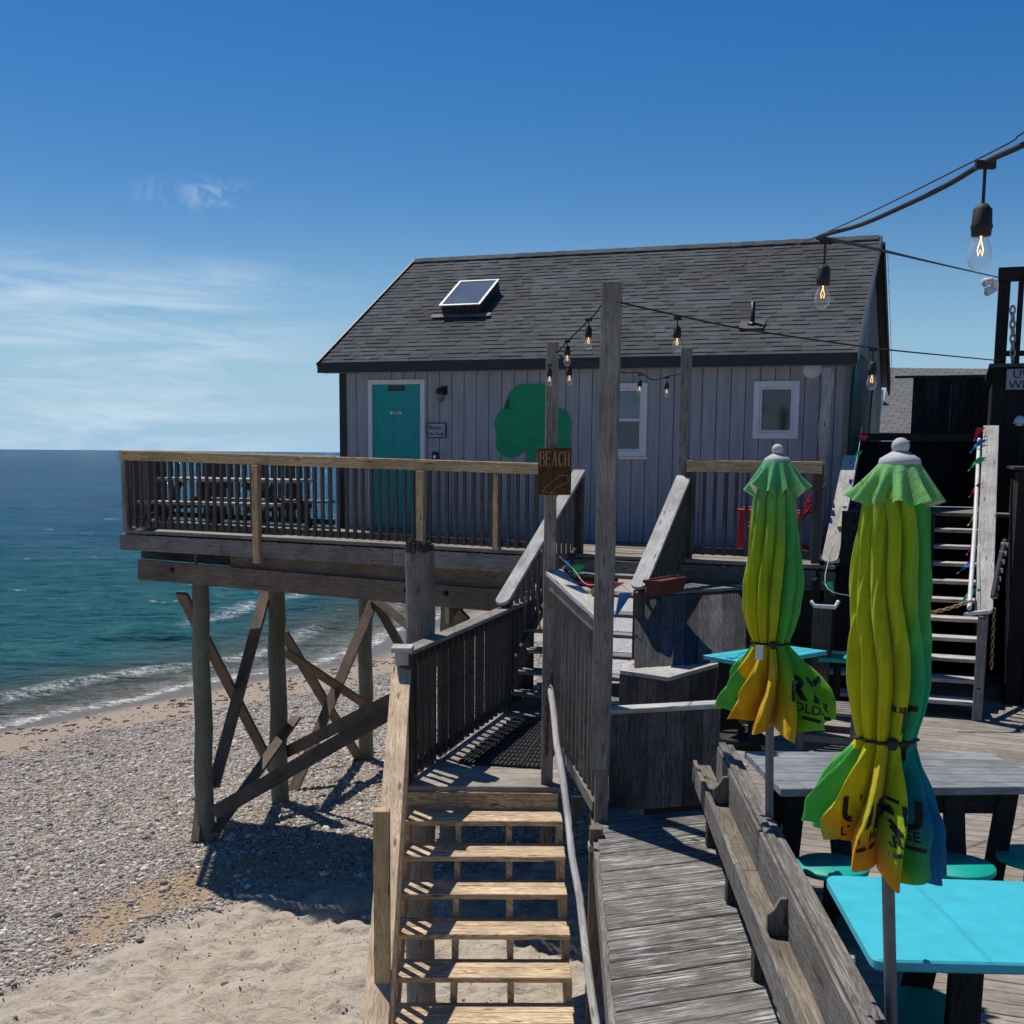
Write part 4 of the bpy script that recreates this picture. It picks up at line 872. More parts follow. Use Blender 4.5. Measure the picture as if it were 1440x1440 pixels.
# ------------------------------------------------------------------ BEACH sign
sg = P(780, 663, Y=8.88); s_h, s_w = .34, .242
g = MB(); g.frame(sg, (Zu, V3(1, 0, 0), V3(0, 1, 0)), (s_h, s_w, .022)); bsn = g.build('beach_sign', 'sign_wood', None, bevel=.004, label='brown wooden board carved BEACH with an arrow', cat='sign')
ax_ = V3(1, 0, 0)
def stroke(g, x0, z0, x1, z1, w_=.008, base=None, dep=.004):
    b = base or sg; a_, c_ = b+V3(x0, -.0115, z0), b+V3(x1, -.0115, z1); g.beam(a_, c_, dep, w_, up=(c_-a_).cross(V3(0, 1, 0)))
def letters(g, s, x, z, h, w_, gap):
    T = {'B': [(0, 0, 0, 1, 2), (0, 1, .7, 1, 1), (.7, 1, .85, .78, 1.4), (.85, .78, .65, .54, 1.4), (0, .54, .65, .54, 1), (.65, .54, .95, .28, 1.6), (.95, .28, .75, 0, 1.6), (0, 0, .75, 0, 1)],
         'E': [(0, 0, 0, 1, 2), (0, 1, .85, 1, 1), (0, .53, .6, .53, 1), (0, 0, .85, 0, 1), (.85, 1, .85, .86, 1), (.85, 0, .85, .16, 1), (.6, .62, .6, .44, 1)],
         'A': [(0, 0, .45, 1, 1), (.45, 1, .9, 0, 2), (.18, .36, .72, .36, 1), (-.1, 0, .14, 0, 1), (.75, 0, 1.05, 0, 1)],
         'C': [(.9, .78, .6, 1, 1.2), (.6, 1, .3, .97, 1.5), (.3, .97, .05, .68, 2), (.05, .68, .05, .32, 2), (.05, .32, .3, .03, 2), (.3, .03, .62, 0, 1.4), (.62, 0, .92, .22, 1.2), (.92, .78, .92, 1, 1)],
         'H': [(0, 0, 0, 1, 2), (.85, 0, .85, 1, 2), (0, .53, .85, .53, 1), (-.13, 1, .15, 1, 1), (-.13, 0, .15, 0, 1), (.7, 1, 1, 1, 1), (.7, 0, 1, 0, 1)]}
    for ch_ in s:
        for x0, z0, x1, z1, q in T[ch_]: stroke(g, x+x0*w_, z+z0*h, x+x1*w_, z+z1*h, .0042*q)
        x += w_+gap
g = MB(); letters(g, 'BEACH', -.107, .04, .105, .033, .0125); g.build('lettering', 'carved', bsn)
g = MB(); az = -.09
for a_, c_ in (((-.05, -.03), (.045, .045)), ((.045, .045), (.095, .04)), ((.095, .04), (.10, -.005)), ((.10, -.005), (.0, -.05)), ((.0, -.05), (-.005, -.09)), ((-.05, -.03), (-.09, -.075)), ((-.09, -.075), (-.005, -.09))):
    stroke(g, a_[0], a_[1]+az+.02, c_[0], c_[1]+az+.02, .0035)
g.build('arrow', 'carved', bsn)
g = MB()
for dx, dz_ in ((0, .145), (-.02, -.15)): g.lathe(sg+V3(dx, -.012, dz_), [(.006, 0), (.005, .004), (0, .005)], 8, axis=V3(0, -1, 0))
g.build('screws', 'grey_metal', bsn)

# ------------------------------------------------------------------ walkway and trough
def xleft(y): return .484+.038*(y-5.14)
def xin(y): return 1.113+.047*(y-5.08)
rmp = thing('walkway', 'weathered plank walkway with peeling pale paint in the foreground', 'walkway', V3(.8, 5.5, -2.6))
g = MB(); sk = V3(1, .36, 0).normalized(); dd = Zu.cross(sk); y = 2.2
while y < 9.0:
    bw_ = random.choice((.135, .19, .2, .21)); ya = y; x0 = xleft(ya)
    # each board runs slantwise from the left edge to under the trough
    c0 = V3(x0, ya+bw_/2, 0); t_ = 0.
    for it in range(8): t_ = (xin((c0+sk*t_).y)+.10-c0.x)/sk.x
    if ya > 8.05: t_ = min(t_, .25+.0*(8.6-ya))
    c = c0+sk*(t_/2); z_ = -2.518+random.uniform(-.002, .002)
    pa, pb = c0, c0+sk*t_; hw = V3(-.038, (bw_-.010)/2, 0); jit = random.uniform(-.006, .004)
    q = [V3(pa.x+jit, pa.y, z_-.018)-V3(0, hw.y, 0), V3(pb.x, pb.y, z_-.018)-V3(0, hw.y, 0), V3(pb.x, pb.y, z_-.018)+V3(0, hw.y, 0), V3(pa.x+jit, pa.y, z_-.018)+V3(0, hw.y, 0)]
    g.prism(q, Zu*.036); y += bw_
g.build('decking', 'ramp_wood', rmp, bevel=.004)
g = MB(); g.beam(V3(xleft(2.2)-.015, 2.2, -2.6), V3(xleft(8.6)-.015, 8.6, -2.6), .035, .16); g.build('edge_board', 'weathered_wood', rmp)
tr = thing('trough', 'long plank trough with dividers between the walkway and the tables', 'planter', V3(1.3, 5.6, -2.5))
def TL(y, s_, z): return V3(xin(y)+s_, y, z)
YA, YB = 2.3, 8.55
for nm_, s_, wd_, z0, z1, ya, yb, m_ in (('inner_board', 0, .03, -2.20, -2.05, YA, 8.0, 'curb_wood'), ('trough_floor', .062, .09, -2.11, -2.085, YA, 8.0, 'trough_wood'), ('outer_board', .118, .032, -2.22, -1.87, YA, 7.65, 'curb_wood'), ('cap_board', .135, .044, -1.867, -1.84, YA, 7.65, 'curb_wood'), ('cap_board', .183, .046, -1.885, -1.855, YA, 7.65, 'curb_wood'), ('side_board', .205, .03, -2.46, -1.89, YA, 7.65, 'curb_wood')):
    for ja, jb in ((ya, 5.9), (5.905, yb)):
        g = MB(); g.beam(TL(ja, s_, (z0+z1)/2), TL(jb, s_, (z0+z1)/2), wd_, z1-z0); g.build(nm_, m_, tr, bevel=.005)
for y_ in (7.05, 5.05, 3.5):
    g = MB(); pts = [TL(y_, .016, -2.083), TL(y_, .101, -2.083), TL(y_, .101, -1.91), TL(y_, .07, -1.912), TL(y_, .045, -1.96), TL(y_, .016, -1.985)]
    pts = [V3(p.x, y_, p.z) for p in pts]; g.prism(pts[::-1], V3(0, .028, 0)); g.build('divider', 'curb_wood', tr, bevel=.003)
for y_ in (7.5, 6.5, 5.5, 4.0, 2.8):
    g = MB(); g.bx(xin(y_)+.04, xin(y_)+.10, y_, y_+.08, -2.5, -2.225); g.build('foot', 'dark_wood', tr)

# ------------------------------------------------------------------ boxes and bench between landing and tables
bx1 = thing('storage_box', 'low plank wall with grey cap at the head of the ramp', 'partition', V3(1.1, 8.5, LZ))
q0 = V3(.70, 8.37, 0); q1 = V3(1.52, 8.62, 0); d = (q1-q0).normalized(); nn = Zu.cross(d); n = 6; wd_ = (q1-q0).length/n
for_cap = P(1012, 996, Y=8.6).z
g = MB()
for k in range(n): c = q0+d*((k+.5)*wd_); g.frame(V3(c.x, c.y, (LZ-.03+for_cap)/2), (Zu, d, nn), (for_cap-LZ+.03, wd_-.006, .025))
g.build('front_panel', 'bench_wood', bx1)
g = MB(); g.beam(V3(q0.x, q0.y+.04, for_cap+.018), V3(q1.x, q1.y+.04, for_cap+.018), .13, .036, ext=.03); g.build('cap_board', 'silver_wood', bx1, bevel=.004)
bn = thing('bench', 'tall backed plank bench below the deck with pale seat', 'bench', V3(2.0, 11.4, LZ))
sz = -1.98
a, c = P(880, 940, Z=sz), P(1008, 934, Z=sz)
s0, s1, s2, s3 = P(872, 948, Z=sz), P(940, 958, Z=sz), P(1010, 938, Z=sz), P(1000, 920, Z=sz)
s4 = P(880, 934, Z=sz)
g = MB(); g.prism([s0, s1, s2, s3, s4], Zu*.035); g.build('seat', 'silver_wood', bn)
g = MB()
for pa, pb in ((s0, s1), (s1, s2)):
    n = 5; dd = (pb-pa)/n; nn = dd.normalized()
    for k in range(n): cc = pa+dd*(k+.5); g.frame(V3(cc.x, cc.y+.03, (LZ+sz)/2-.003), (Zu, nn, Zu.cross(nn)), (sz-LZ-.006, dd.length-.006, .022))
g.build('front_panel', 'bench_wood', bn)
bt0, bt1 = P(893, 842, Z=-1.38), P(1048, 832, Z=-1.38); bb0, bb1 = P(893, 940, Z=-1.95), P(1048, 930, Z=-1.95); n = 9
g = MB()
for k in range(n):
    t0_ = bt0.lerp(bt1, (k+.5)/n); b0_ = bb0.lerp(bb1, (k+.5)/n); wv_ = (bt1-bt0)/n; dn = (b0_-t0_); g.frame((t0_+b0_)/2, (dn.normalized(), wv_.normalized(), wv_.normalized().cross(dn.normalized())), (dn.length, wv_.length-.006, .03))
g.build('backrest', 'bench_wood', bn)
g = MB(); g.prism([bt0+Zu*.02, bt1+Zu*.02, W(6.5, VF-.1, -1.36), W(5.0, VF-.1, -1.36)], Zu*.03); g.build('top_shelf', 'weathered_wood', bn)
pl = thing('planter', 'brick red trough planter standing on the bench top shelf', 'planter', P(936, 836, Z=-1.33))
c0_, c1_ = P(917, 838, Z=-1.31), P(954, 831, Z=-1.31); dd = (c1_-c0_); dn = dd.normalized(); nn = Zu.cross(dn); L_ = dd.length
g = MB()
def tub(g, c, dn, nn, l0, w0, l1, w1, h, rim):
    lo = [c+dn*(sx_*l0/2)+nn*(sy_*w0/2) for sx_, sy_ in ((-1, -1), (1, -1), (1, 1), (-1, 1))]; hi = [c+Zu*h+dn*(sx_*l1/2)+nn*(sy_*w1/2) for sx_, sy_ in ((-1, -1), (1, -1), (1, 1), (-1, 1))]
    g.add(lo+hi, [(3, 2, 1, 0), (4, 5, 6, 7), (0, 1, 5, 4), (1, 2, 6, 5), (2, 3, 7, 6), (3, 0, 4, 7)])
    for k in range(4): g.beam(hi[k], hi[(k+1) % 4], .022, rim, ext=.01)
tub(g, (c0_+c1_)/2, dn, nn, L_*.88, .13, L_, .17, .13, .03); g.build('tub', 'terracotta', pl)

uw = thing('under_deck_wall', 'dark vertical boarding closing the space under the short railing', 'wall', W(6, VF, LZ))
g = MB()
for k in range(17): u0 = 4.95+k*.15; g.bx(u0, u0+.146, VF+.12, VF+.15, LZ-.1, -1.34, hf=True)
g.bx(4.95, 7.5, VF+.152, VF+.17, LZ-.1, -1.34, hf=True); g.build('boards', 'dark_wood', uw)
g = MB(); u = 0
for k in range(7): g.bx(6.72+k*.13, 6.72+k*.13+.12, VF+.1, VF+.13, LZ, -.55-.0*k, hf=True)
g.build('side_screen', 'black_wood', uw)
# ------------------------------------------------------------------ lower dining deck
ld = thing('dining_deck', 'lower plank deck with tables, umbrellas and stools', 'deck', V3(3, 7, LZ-.2))
def xl(y):
    if y < 8.5: return xin(y)+.222
    if y < 10.2: return 1.62
    return 2.2
g = MB(); row = 0; B0 = V3(1.5, 1.0, 0)
for row in range(112):
    q = B0+vd*(row*.125)
    a = 0.
    for it in range(12): a = (xl((q+ud*a).y)-q.x)/ud.x
    p0 = q+ud*a; p1 = p0+ud*8.5; j = 0.; 
    if p0.y > 16: break
    tot = 9.0
    while j < tot:
        k = min(j+random.uniform(2.4, 4.2), tot); c0, c1 = p0+ud*(j+.003), p0+ud*(k-.003)
        g.beam(V3(c0.x, c0.y, LZ-.018+random.uniform(-.001, .001)), V3(c1.x, c1.y, LZ-.018), .117, .036); j = k
g.build('decking', 'deck_board', ld, bevel=.003)
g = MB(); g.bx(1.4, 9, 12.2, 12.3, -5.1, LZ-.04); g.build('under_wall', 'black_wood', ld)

# ------------------------------------------------------------------ stairs up to the bar terrace
Q0 = V3(3.81, 11.64, 0)
def S(a, b_, z=0.): return Q0+ud*a+vd*b_+Zu*z
stairs('wooden_stairs', 'wide open grey stairs rising behind the nearer umbrella', S(0, 2.5, -.63), -vd, ud*.70, 10, .25, .17, .038, 'silver_wood', 'black_wood', 3)
tc_ = thing('terrace', 'dark timber terrace and fence at the head of the wide stairs', 'terrace', S(.5, 4, -2.5))
g = MB()
def sbox(g, a0, a1, b0, b1, z0, z1): g.frame(S((a0+a1)/2, (b0+b1)/2, (z0+z1)/2), (ud, vd, Zu), (a1-a0, b1-b0, z1-z0))
for k in range(14): sbox(g, -.9, 2.9, 2.51+k*.125, 2.51+k*.125+.117, -.666, -.63)
g.build('decking', 'weathered_wood', tc_)
g = MB(); n = 24
for k in range(n): sbox(g, -.95+k*.16, -.95+k*.16+.154, 4.4, 4.43, -.63, .20)
sbox(g, -.95, 2.9, 4.431, 4.45, -.63, .20); g.build('fence_boards', 'black_wood', tc_)
g = MB(); sbox(g, -.98, 2.95, 4.36, 4.47, .205, .30); g.build('fence_rail', 'dark_wood', tc_)
g = MB(); sbox(g, .98, 1.08, 4.30, 4.39, -.63, .20); g.build('post', 'sign_wood', tc_)
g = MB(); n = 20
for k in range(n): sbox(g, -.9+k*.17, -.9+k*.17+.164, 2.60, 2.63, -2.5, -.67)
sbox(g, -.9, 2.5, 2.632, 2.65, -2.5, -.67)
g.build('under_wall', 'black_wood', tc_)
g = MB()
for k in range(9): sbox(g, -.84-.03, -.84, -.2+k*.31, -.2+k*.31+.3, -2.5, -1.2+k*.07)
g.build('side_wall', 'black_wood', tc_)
# dark plank screen beyond the terrace, with a thin ledge line
SB = 6.2; VS = vd.dot(Q0-O0)+SB; pa_ = (P(1283, 560, V=VS)-Q0).dot(ud); pb_ = (P(1408, 560, V=VS)-Q0).dot(ud); zs1 = P(1340, 531, V=VS).z
ps = thing('plank_screen', 'tall dark plank screen in front of the shingle roof', 'fence', S((pa_+pb_)/2, SB, -.6)); g = MB(); n = 13; wq = (pb_-pa_)/n
for k in range(n): sbox(g, pa_+k*wq, pa_+(k+1)*wq-.008, SB, SB+.03, -.6, zs1)
sbox(g, pa_+.005, pb_-.01, SB+.031, SB+.05, -.6, zs1-.002); g.build('boards', 'dark_wood', ps)
g = MB(); sbox(g, pa_-.25, pb_+.05, SB-.08, SB+.06, zs1+.002, zs1+.03); g.build('cap_board', 'dark_wood', ps)
g = MB(); sbox(g, pa_+.43*(pb_-pa_), pa_+.43*(pb_-pa_)+.02, SB-.03, SB-.002, .35, zs1-.1); g.build('batten', 'weathered_wood', ps)

def rail_s(label, a_, pipe=True, nb=0):
    t_, l_ = S(a_, 2.75, .22), S(a_, -.10, -1.66)
    t = slant_rail(label, t_, l_, nb, hb=.88, bal='black_wood', wd=.17, posts=((.985, -2.5, l_.z-.03, 'weathered_wood'), (.03, -.7, t_.z-.04, 'black_wood')))
    return t
t_, l_ = P(1394, 598, V=None, Y=13.9), P(1383, 862, Y=11.35)
rt = slant_rail('silvery wide cap rail on the right of the wide stairs, hung with bunting', t_, l_, 14, hb=.88, bal='black_wood', wd=.165, posts=((.99, -2.5, l_.z-.03, 'weathered_wood'),), sgn=-1)
rl = slant_rail('silvery cap rail on the left of the wide stairs, partly in shade', P(1197, 640, Y=13.9), P(1166, 790, Y=12.3), 10, hb=.85, bal='black_wood', wd=.165, posts=((.97, -2.5, -1.3, 'dark_wood'),))
g = MB(); q = P(1157, 852, Y=11.6); g.frame(V3(q.x, q.y, (q.z-2.5)/2), (Zu, ud, vd), (q.z+2.5, .17, .12)); g.build('post', 'dark_wood', rl, bevel=.004)
hr2 = thing('handrail', 'pale pipe handrail down the right side of the wide stairs', 'handrail', P(1364, 860, Y=11.3))
g = MB(); g.tube([P(1377, 618, Y=13.8), P(1371, 740, Y=12.5), P(1363, 856, Y=11.3)], .022, 10); g.tube([P(1357, 864, Y=11.25), P(1388, 860, Y=11.35)], .02, 10); g.build('pipe', 'pipe_paint', hr2)
hr3 = thing('handrail', 'short pale pipe end on the dark post behind the far umbrella', 'handrail', P(1160, 852, Y=11.4))
g = MB(); g.tube([P(1141, 846, Y=11.45), P(1145, 852, Y=11.4), P(1174, 854, Y=11.4), P(1179, 846, Y=11.45)], .02, 8); g.build('pipe', 'pipe_paint', hr3)
chain(P(1366, 845, Y=11.3), P(1286, 865, Y=11.25), 'chain', 'gold_chain', None, link=.05, r=.007, sag=.02, label='yellow chain strung across the foot of the wide stairs', cat='chain')
chain(P(1398, 855, Y=11.4), P(1394, 942, Y=11.4), 'chain', 'gold_chain', None, link=.05, r=.006, label='yellow chain hanging loose beside the right stair post', cat='chain')
# rope-wrapped rail stub right of the stairs
g = MB(); g.tube([P(1414, 760, Y=11.9), P(1404, 800, Y=11.7), P(1397, 840, Y=11.5)], .03, 10); w_ = g.build('handrail', 'rubber', None, label='short striped rail stub against the dark wall', cat='handrail')
g = MB()
for k in range(7): c = P(1413-k*2.6, 766+k*12, Y=11.87-.057*k); g.tube([c+Zu*.022, c-Zu*.022], .034, 10)
g.build('bands', 'pipe_paint', w_)

# ------------------------------------------------------------------ bar building and tower on the right
bb_ = thing('bar_building', 'black timber bar building with upper lookout frame at the right edge', 'building', S(2.2, 1.2, -2.5))
BB = 3.0; VB = vd.dot(Q0-O0)+BB
def A_(x, y): return (P(x, y, V=VB)-Q0).dot(ud)
def ZB(x, y): return P(x, y, V=VB).z
aL_ = A_(1397, 520); zT = ZB(1400, 517)
g = MB()
for k in range(21): sbox(g, aL_+k*.16, aL_+k*.16+.155, BB, BB+.03, -2.5, zT)
g.build('wall', 'black_wood', bb_)
g = MB(); sbox(g, aL_+.01, 4.2, BB+.04, 5.5, -2.5, zT-.02); g.build('wall_core', 'black_wood', bb_)
g = MB(); sbox(g, aL_-.05, 4.3, BB-.1, 5.6, zT, zT+.04); g.build('roof', 'dark_wood', bb_)
g = MB()
for k in range(20): sbox(g, .98+k*.16, .98+k*.16+.155, .90, .93, -2.5, -.12)
sbox(g, .98, 4.2, .931, 2.9, -2.5, -.14); g.build('wall', 'black_wood', bb_)
g = MB(); sbox(g, .93, 4.2, .87, 2.95, -.118, -.09); g.build('ledge', 'dark_wood', bb_)
g = MB(); sbox(g, 1.16, 2.2, .86, .895, -.42, -.39); sbox(g, 1.16, 1.19, .86, .895, -2.5, -.42); g.build('door_frame', 'dark_wood', bb_)
zt2 = ZB(1405, 376); zt1 = ZB(1405, 394); a0_ = A_(1402, 440); a1_ = A_(1419, 440); a2_2 = A_(1430, 440)
g = MB(); sbox(g, a0_, a1_, BB+.02, BB+.16, zT+.041, zt1); g.build('tower_post', 'black_wood', bb_)
g = MB(); sbox(g, a2_2, a2_2+.06, BB+.02, BB+.08, zT+.041, zt1); g.build('tower_post', 'black_wood', bb_)
g = MB(); sbox(g, a0_+1.6, a0_+1.75, BB+.02, BB+.16, zT+.041, zt1); g.build('tower_post', 'black_wood', bb_)
g = MB(); sbox(g, a0_-.01, 4.2, BB, BB+.18, zt1+.001, zt2); g.build('tower_beam', 'black_wood', bb_)
g = MB(); zz_ = ZB(1436, 500); sbox(g, a1_+.001, 4.2, BB+.03, BB+.08, zz_, zz_+.06); g.build('tower_rail', 'black_wood', bb_)
chain(P(1424, 430, V=VB), P(1424, 510, V=VB), 'chain', 'grey_metal', bb_, link=.09, r=.014)
sl0 = P(1415, 519, V=VB-.05); sl1 = P(1415, 548, V=VB-.05); hsg = sl0.z-sl1.z; cs = (sl0+sl1)/2+ud*.30
sgn_ = thing('wall_sign', 'pale grey window sign with dark letters cut by the picture edge', 'sign', cs)
g = MB(); g.frame(cs, (ud, Zu, vd), (.60, hsg, .03)); g.build('board', 'sign_grey', sgn_, bevel=.002)
text_mesh('UV', .135, 'ink', 'lettering', sgn_, cs-ud*.235+Zu*.012-vd*.017, ud, Zu, -vd, align='LEFT'); text_mesh('WIN', .135, 'ink', 'lettering', sgn_, cs-ud*.27-Zu*.105-vd*.017, ud, Zu, -vd, align='LEFT')
c = P(1390, 401, V=VB-.05)
fl_ = thing('flood_light', 'small white twin spotlight fixed to the black tower post', 'lamp', c)
g = MB(); g.frame(c+V3(.07, 0, 0), (Zu, V3(1, 0, 0), V3(0, 1, 0)), (.13, .06, .06)); g.build('mount', 'light_plastic', fl_, bevel=.004)
for dx, dz_, ri in ((-.02, .045, .35), (.01, -.05, -.15)):
    g = MB(); ax1 = V3(-.85, -.2, -.35+ri*.2).normalized(); g.lathe(c+V3(dx+.03, 0, dz_), [(0, -.035), (.036, -.035), (.05, .06), (.048, .075), (0, .072)], 14, axis=ax1); g.build('spotlight', 'light_plastic', fl_)
g = MB(); c = P(1434, 592, V=VB-.05); g.lathe(c, [(.06, 0), (.055, .03), (0, .035)], 18, axis=-vd); g.lathe(c-vd*.05, [(.0, .06), (.055, .025), (.075, -.03)], 16, axis=Zu); g.build('wall_light', 'light_plastic', None, label='round white lamp on the black wall below the sign', cat='lamp')

# house with the pale roof beyond
fh = thing('far_house', 'pale shingled house beyond the dark fence', 'house', V3(9, 30, -3))
r0, r1, r2, r3 = P(1252, 517, Y=29), P(1440, 519, Y=27.5), P(1440, 612, Y=24), P(1234, 608, Y=25.5)
g = MB(); up_ = (r1-r0).cross(r3-r0).normalized(); up_ = up_ if up_.z > 0 else -up_
e1 = (r2-r3).normalized(); uvq = [((p-r3).dot(e1), (p-r3).dot(up_.cross(e1))) for p in (r3, r2, r1, r0)]
g.add([r3, r2, r1, r0], [(0, 1, 2, 3)], [uvq]); g.add([r3-up_*.15, r2-up_*.15, r1-up_*.15, r0-up_*.15], [(3, 2, 1, 0)]); g.add([r3-up_*.15, r3, r0, r0-up_*.15], [(0, 1, 2, 3)]); g.add([r3-up_*.15, r2-up_*.15, r2, r3], [(0, 1, 2, 3)])
g.build('roof', 'far_shingle', fh)
g = MB(); a = P(1232, 548, Y=27); c = P(1243, 548, Y=26.9); g.prism([V3(a.x, a.y, -5), V3(c.x, c.y, -5), V3(c.x, c.y, c.z), V3(a.x, a.y, a.z)], V3(0, 1.5, 0)); g.build('wall', 'white_trim', fh)

# weathered corner trunk, red chair
g = MB(); a, c = P(1164, 517, V=-.22), W(6.33, -.22, -1.12); pts = [a.lerp(c, k/12)+V3(.014*math.sin(k*1.3), .01*math.cos(k), 0) for k in range(13)]
g.tube(pts, [.062+.010*math.sin(k*1.9) for k in range(13)], 12); g.build('driftwood_post', 'silver_wood', None, label='knobbly grey driftwood post at the right corner of the house', cat='post')
ac = thing('deck_chair', 'red slatted garden chair behind the short railing', 'chair', P(1090, 770, V=-1.05))
cc = V3(*P(1088, 770, V=-1.05)); cc.z = -1.12; fx = -ud; fy = vd
def C_(f, s_, z): return cc+fx*f+fy*s_+Zu*z
for s_ in (-.27, .27):
    g = MB(); g.beam(C_(.33, s_, 0), C_(.30, s_, .52), .085, .03, up=fy); g.build('leg', 'red_plastic', ac, bevel=.004)
    g = MB(); g.beam(C_(.34, s_*.8, .34), C_(-.42, s_*.8, .03), .03, .11); g.build('leg', 'red_plastic', ac, bevel=.004)
    g = MB(); g.beam(C_(.40, s_*1.1, .535), C_(-.36, s_*1.1, .50), .12, .025); g.build('armrest', 'red_plastic', ac, bevel=.006)
for k in range(6):
    g = MB(); f = .32-k*.085; g.frame(C_(f, 0, .37-.03*k), (fy, fx, Zu), (.50, .07, .02)); g.build('seat_slat', 'red_plastic', ac, bevel=.004)
for k in range(5):
    s_ = (k-2)*.105; g = MB(); h_ = .93-.035*(k-2)**2; g.beam(C_(-.12, s_*.9, .16), C_(-.50, s_*1.15, h_), .085, .02, up=-fx); g.build('back_slat', 'red_plastic', ac, bevel=.006)
g = MB(); g.beam(C_(-.40, -.27, .62), C_(-.40, .27, .62), .05, .03); g.build('back_rail', 'red_plastic', ac)

# picnic table out on the seaward deck
pc_ = W(-1.18, -.78, -1.01)
pt = thing('picnic_table', 'weathered picnic table on the seaward deck behind the long railing', 'table', pc_)
def T_(a, b_, z): return pc_+ud*a+vd*b_+Zu*z
g = MB()
for k in range(5): g.frame(T_(0, -.28+k*.14, .63), (ud, vd, Zu), (2.05, .132, .04))
g.build('tabletop', 'silver_wood', pt)
for s_ in (-1, 1):
    g = MB()
    for k in range(2): g.frame(T_(0, s_*(.60+k*.14), .34), (ud, vd, Zu), (2.1, .13, .04))
    g.build('bench_seat', 'silver_wood', pt)
for a_ in (-.72, .72):
    for s_ in (-1, 1): g = MB(); g.beam(T_(a_, s_*.22, .60), T_(a_+.02*s_, s_*.66, 0), .09, .04, up=ud); g.build('leg', 'dark_wood', pt)
    g = MB(); g.beam(T_(a_-.045, -.78, .285), T_(a_-.045, .78, .285), .04, .09); g.build('cross_brace', 'dark_wood', pt)
    g = MB(); g.beam(T_(a_, 0, .31), T_(a_*.15, 0, .58), .08, .04, up=vd); g.build('cross_brace', 'dark_wood', pt)

# ------------------------------------------------------------------ tables on the dining deck
def rounded(pts, r, n=5):
    out = []
    for i, p in enumerate(pts):
        a = (pts[i-1]-p); c = (pts[(i+1) % len(pts)]-p); la, lc = a.length, c.length; a.normalize(); c.normalize(); rr = min(r, la*.45, lc*.45)
        for k in range(n+1):
            t = k/n; out.append((p+a*rr)*(1-t)**2+p*2*t*(1-t)+(p+c*rr)*t*t)
    return out
TZ = -1.75
def ccw(p): 
    s = sum(p[i].x*p[(i+1) % len(p)].y-p[(i+1) % len(p)].x*p[i].y for i in range(len(p))); return p if s > 0 else p[::-1]
def stool(t, c, r, mat='sea_green', legto=None):
    g = MB(); g.lathe(c, [(0, -.035), (r-.01, -.035), (r, -.027), (r, -.008), (r-.008, 0), (0, 0)], 36); s = g.build('stool_seat', mat, t)
    g = MB(); g.frame(V3(c.x, c.y, (c.z-.036+LZ)/2), (Zu, ud, vd), (c.z-.036-LZ, .07, .07)); 
    g.build('leg', 'black_wood', t)
nt_ = thing('dining_table', 'bright turquoise table with smooth top nearest the camera', 'table', V3(1.95, 4.45, LZ))
q = [P(1160, 1230, Z=TZ), P(1228, 1350, Z=TZ)]; q += [q[1]+V3(1.35, -.05, 0), q[0]+V3(1.35, -.09, 0)]
g = MB(); g.prism([p-Zu*.045 for p in ccw(rounded(q, .05))], Zu*.045); g.build('tabletop', 'turquoise', nt_, bevel=.008)
def leg2(t, p0, p1, wd=.12, th=.04, mat='black_wood', nm='leg'):
    g = MB(); g.beam(p0, p1, wd, th, up=V3(0, 1, 0)); return g.build(nm, mat, t, bevel=.003)
xa = q[0].x+.30
for x_ in (q[0].x+.34, q[0].x+.62): leg2(nt_, V3(x_, 4.2, TZ-.05), V3(x_+(-.05 if x_ < 1.8 else .05), 4.1, LZ))
leg2(nt_, V3(q[0].x+.40, 4.7, TZ-.05), V3(q[0].x+.3, 4.75, LZ)); leg2(nt_, V3(q[0].x+1.05, 4.2, TZ-.05), V3(q[0].x+1.1, 4.15, LZ)); leg2(nt_, V3(q[0].x+1.05, 4.7, TZ-.05), V3(q[0].x+1.1, 4.75, LZ))
leg2(nt_, V3(q[0].x+.2, 4.45, TZ-.09), V3(q[0].x+1.2, 4.45, TZ-.09), .09, .06, nm='cross_brace')
sp_ = P(1290, 1415, Z=-2.13); stool(nt_, sp_, .19)
stool(nt_, sp_+V3(.95, -.05, 0), .19)
gt = thing('dining_table', 'grey plank table with clipped corners between the two umbrellas', 'table', V3(2.1, 6.7, LZ))
q = [P(1047, 1056, Z=TZ), P(1098, 1109, Z=TZ), P(1452, 1106, Z=TZ), P(1455, 1088, Z=TZ), P(1385, 1055, Z=TZ)]
ymin, ymax = q[1].y, q[0].y; n = 5; g = MB()
def clip_row(poly, y0, y1):
    def cut(pl, f, keep):
        out = []
        for i in range(len(pl)):
            a, c = pl[i], pl[(i+1) % len(pl)]; ia, ic = keep(a.y-f), keep(c.y-f)
            if ia: out.append(a)
            if ia != ic: t = (f-a.y)/(c.y-a.y); out.append(a.lerp(c, t))
        return out
    p = cut(poly, y0, lambda d: d >= 0); return cut(p, y1, lambda d: d <= 0)
for k in range(n):
    y0 = ymin+(ymax-ymin)*k/n+.002; y1 = ymin+(ymax-ymin)*(k+1)/n-.002; r = clip_row(q, y0, y1)
    r = [p for i, p in enumerate(r) if (p-r[i-1]).length > 1e-4]
    if len(r) >= 3: g.prism([p-Zu*.045 for p in ccw(r)], Zu*.045)
g.build('tabletop', 'grey_plank', gt, bevel=.004)
for x0, x1, y0 in ((1.56, 1.50, 6.42), (1.78, 1.86, 6.42), (2.42, 2.46, 6.42), (2.72, 2.62, 6.42), (1.6, 1.52, 6.95), (2.6, 2.66, 6.95)): leg2(gt, V3(x0, y0, TZ-.05), V3(x1, y0-.05, LZ), .11)
leg2(gt, V3(1.55, 6.44, TZ-.12), V3(2.75, 6.44, TZ-.12), .12, .06, nm='cross_brace')
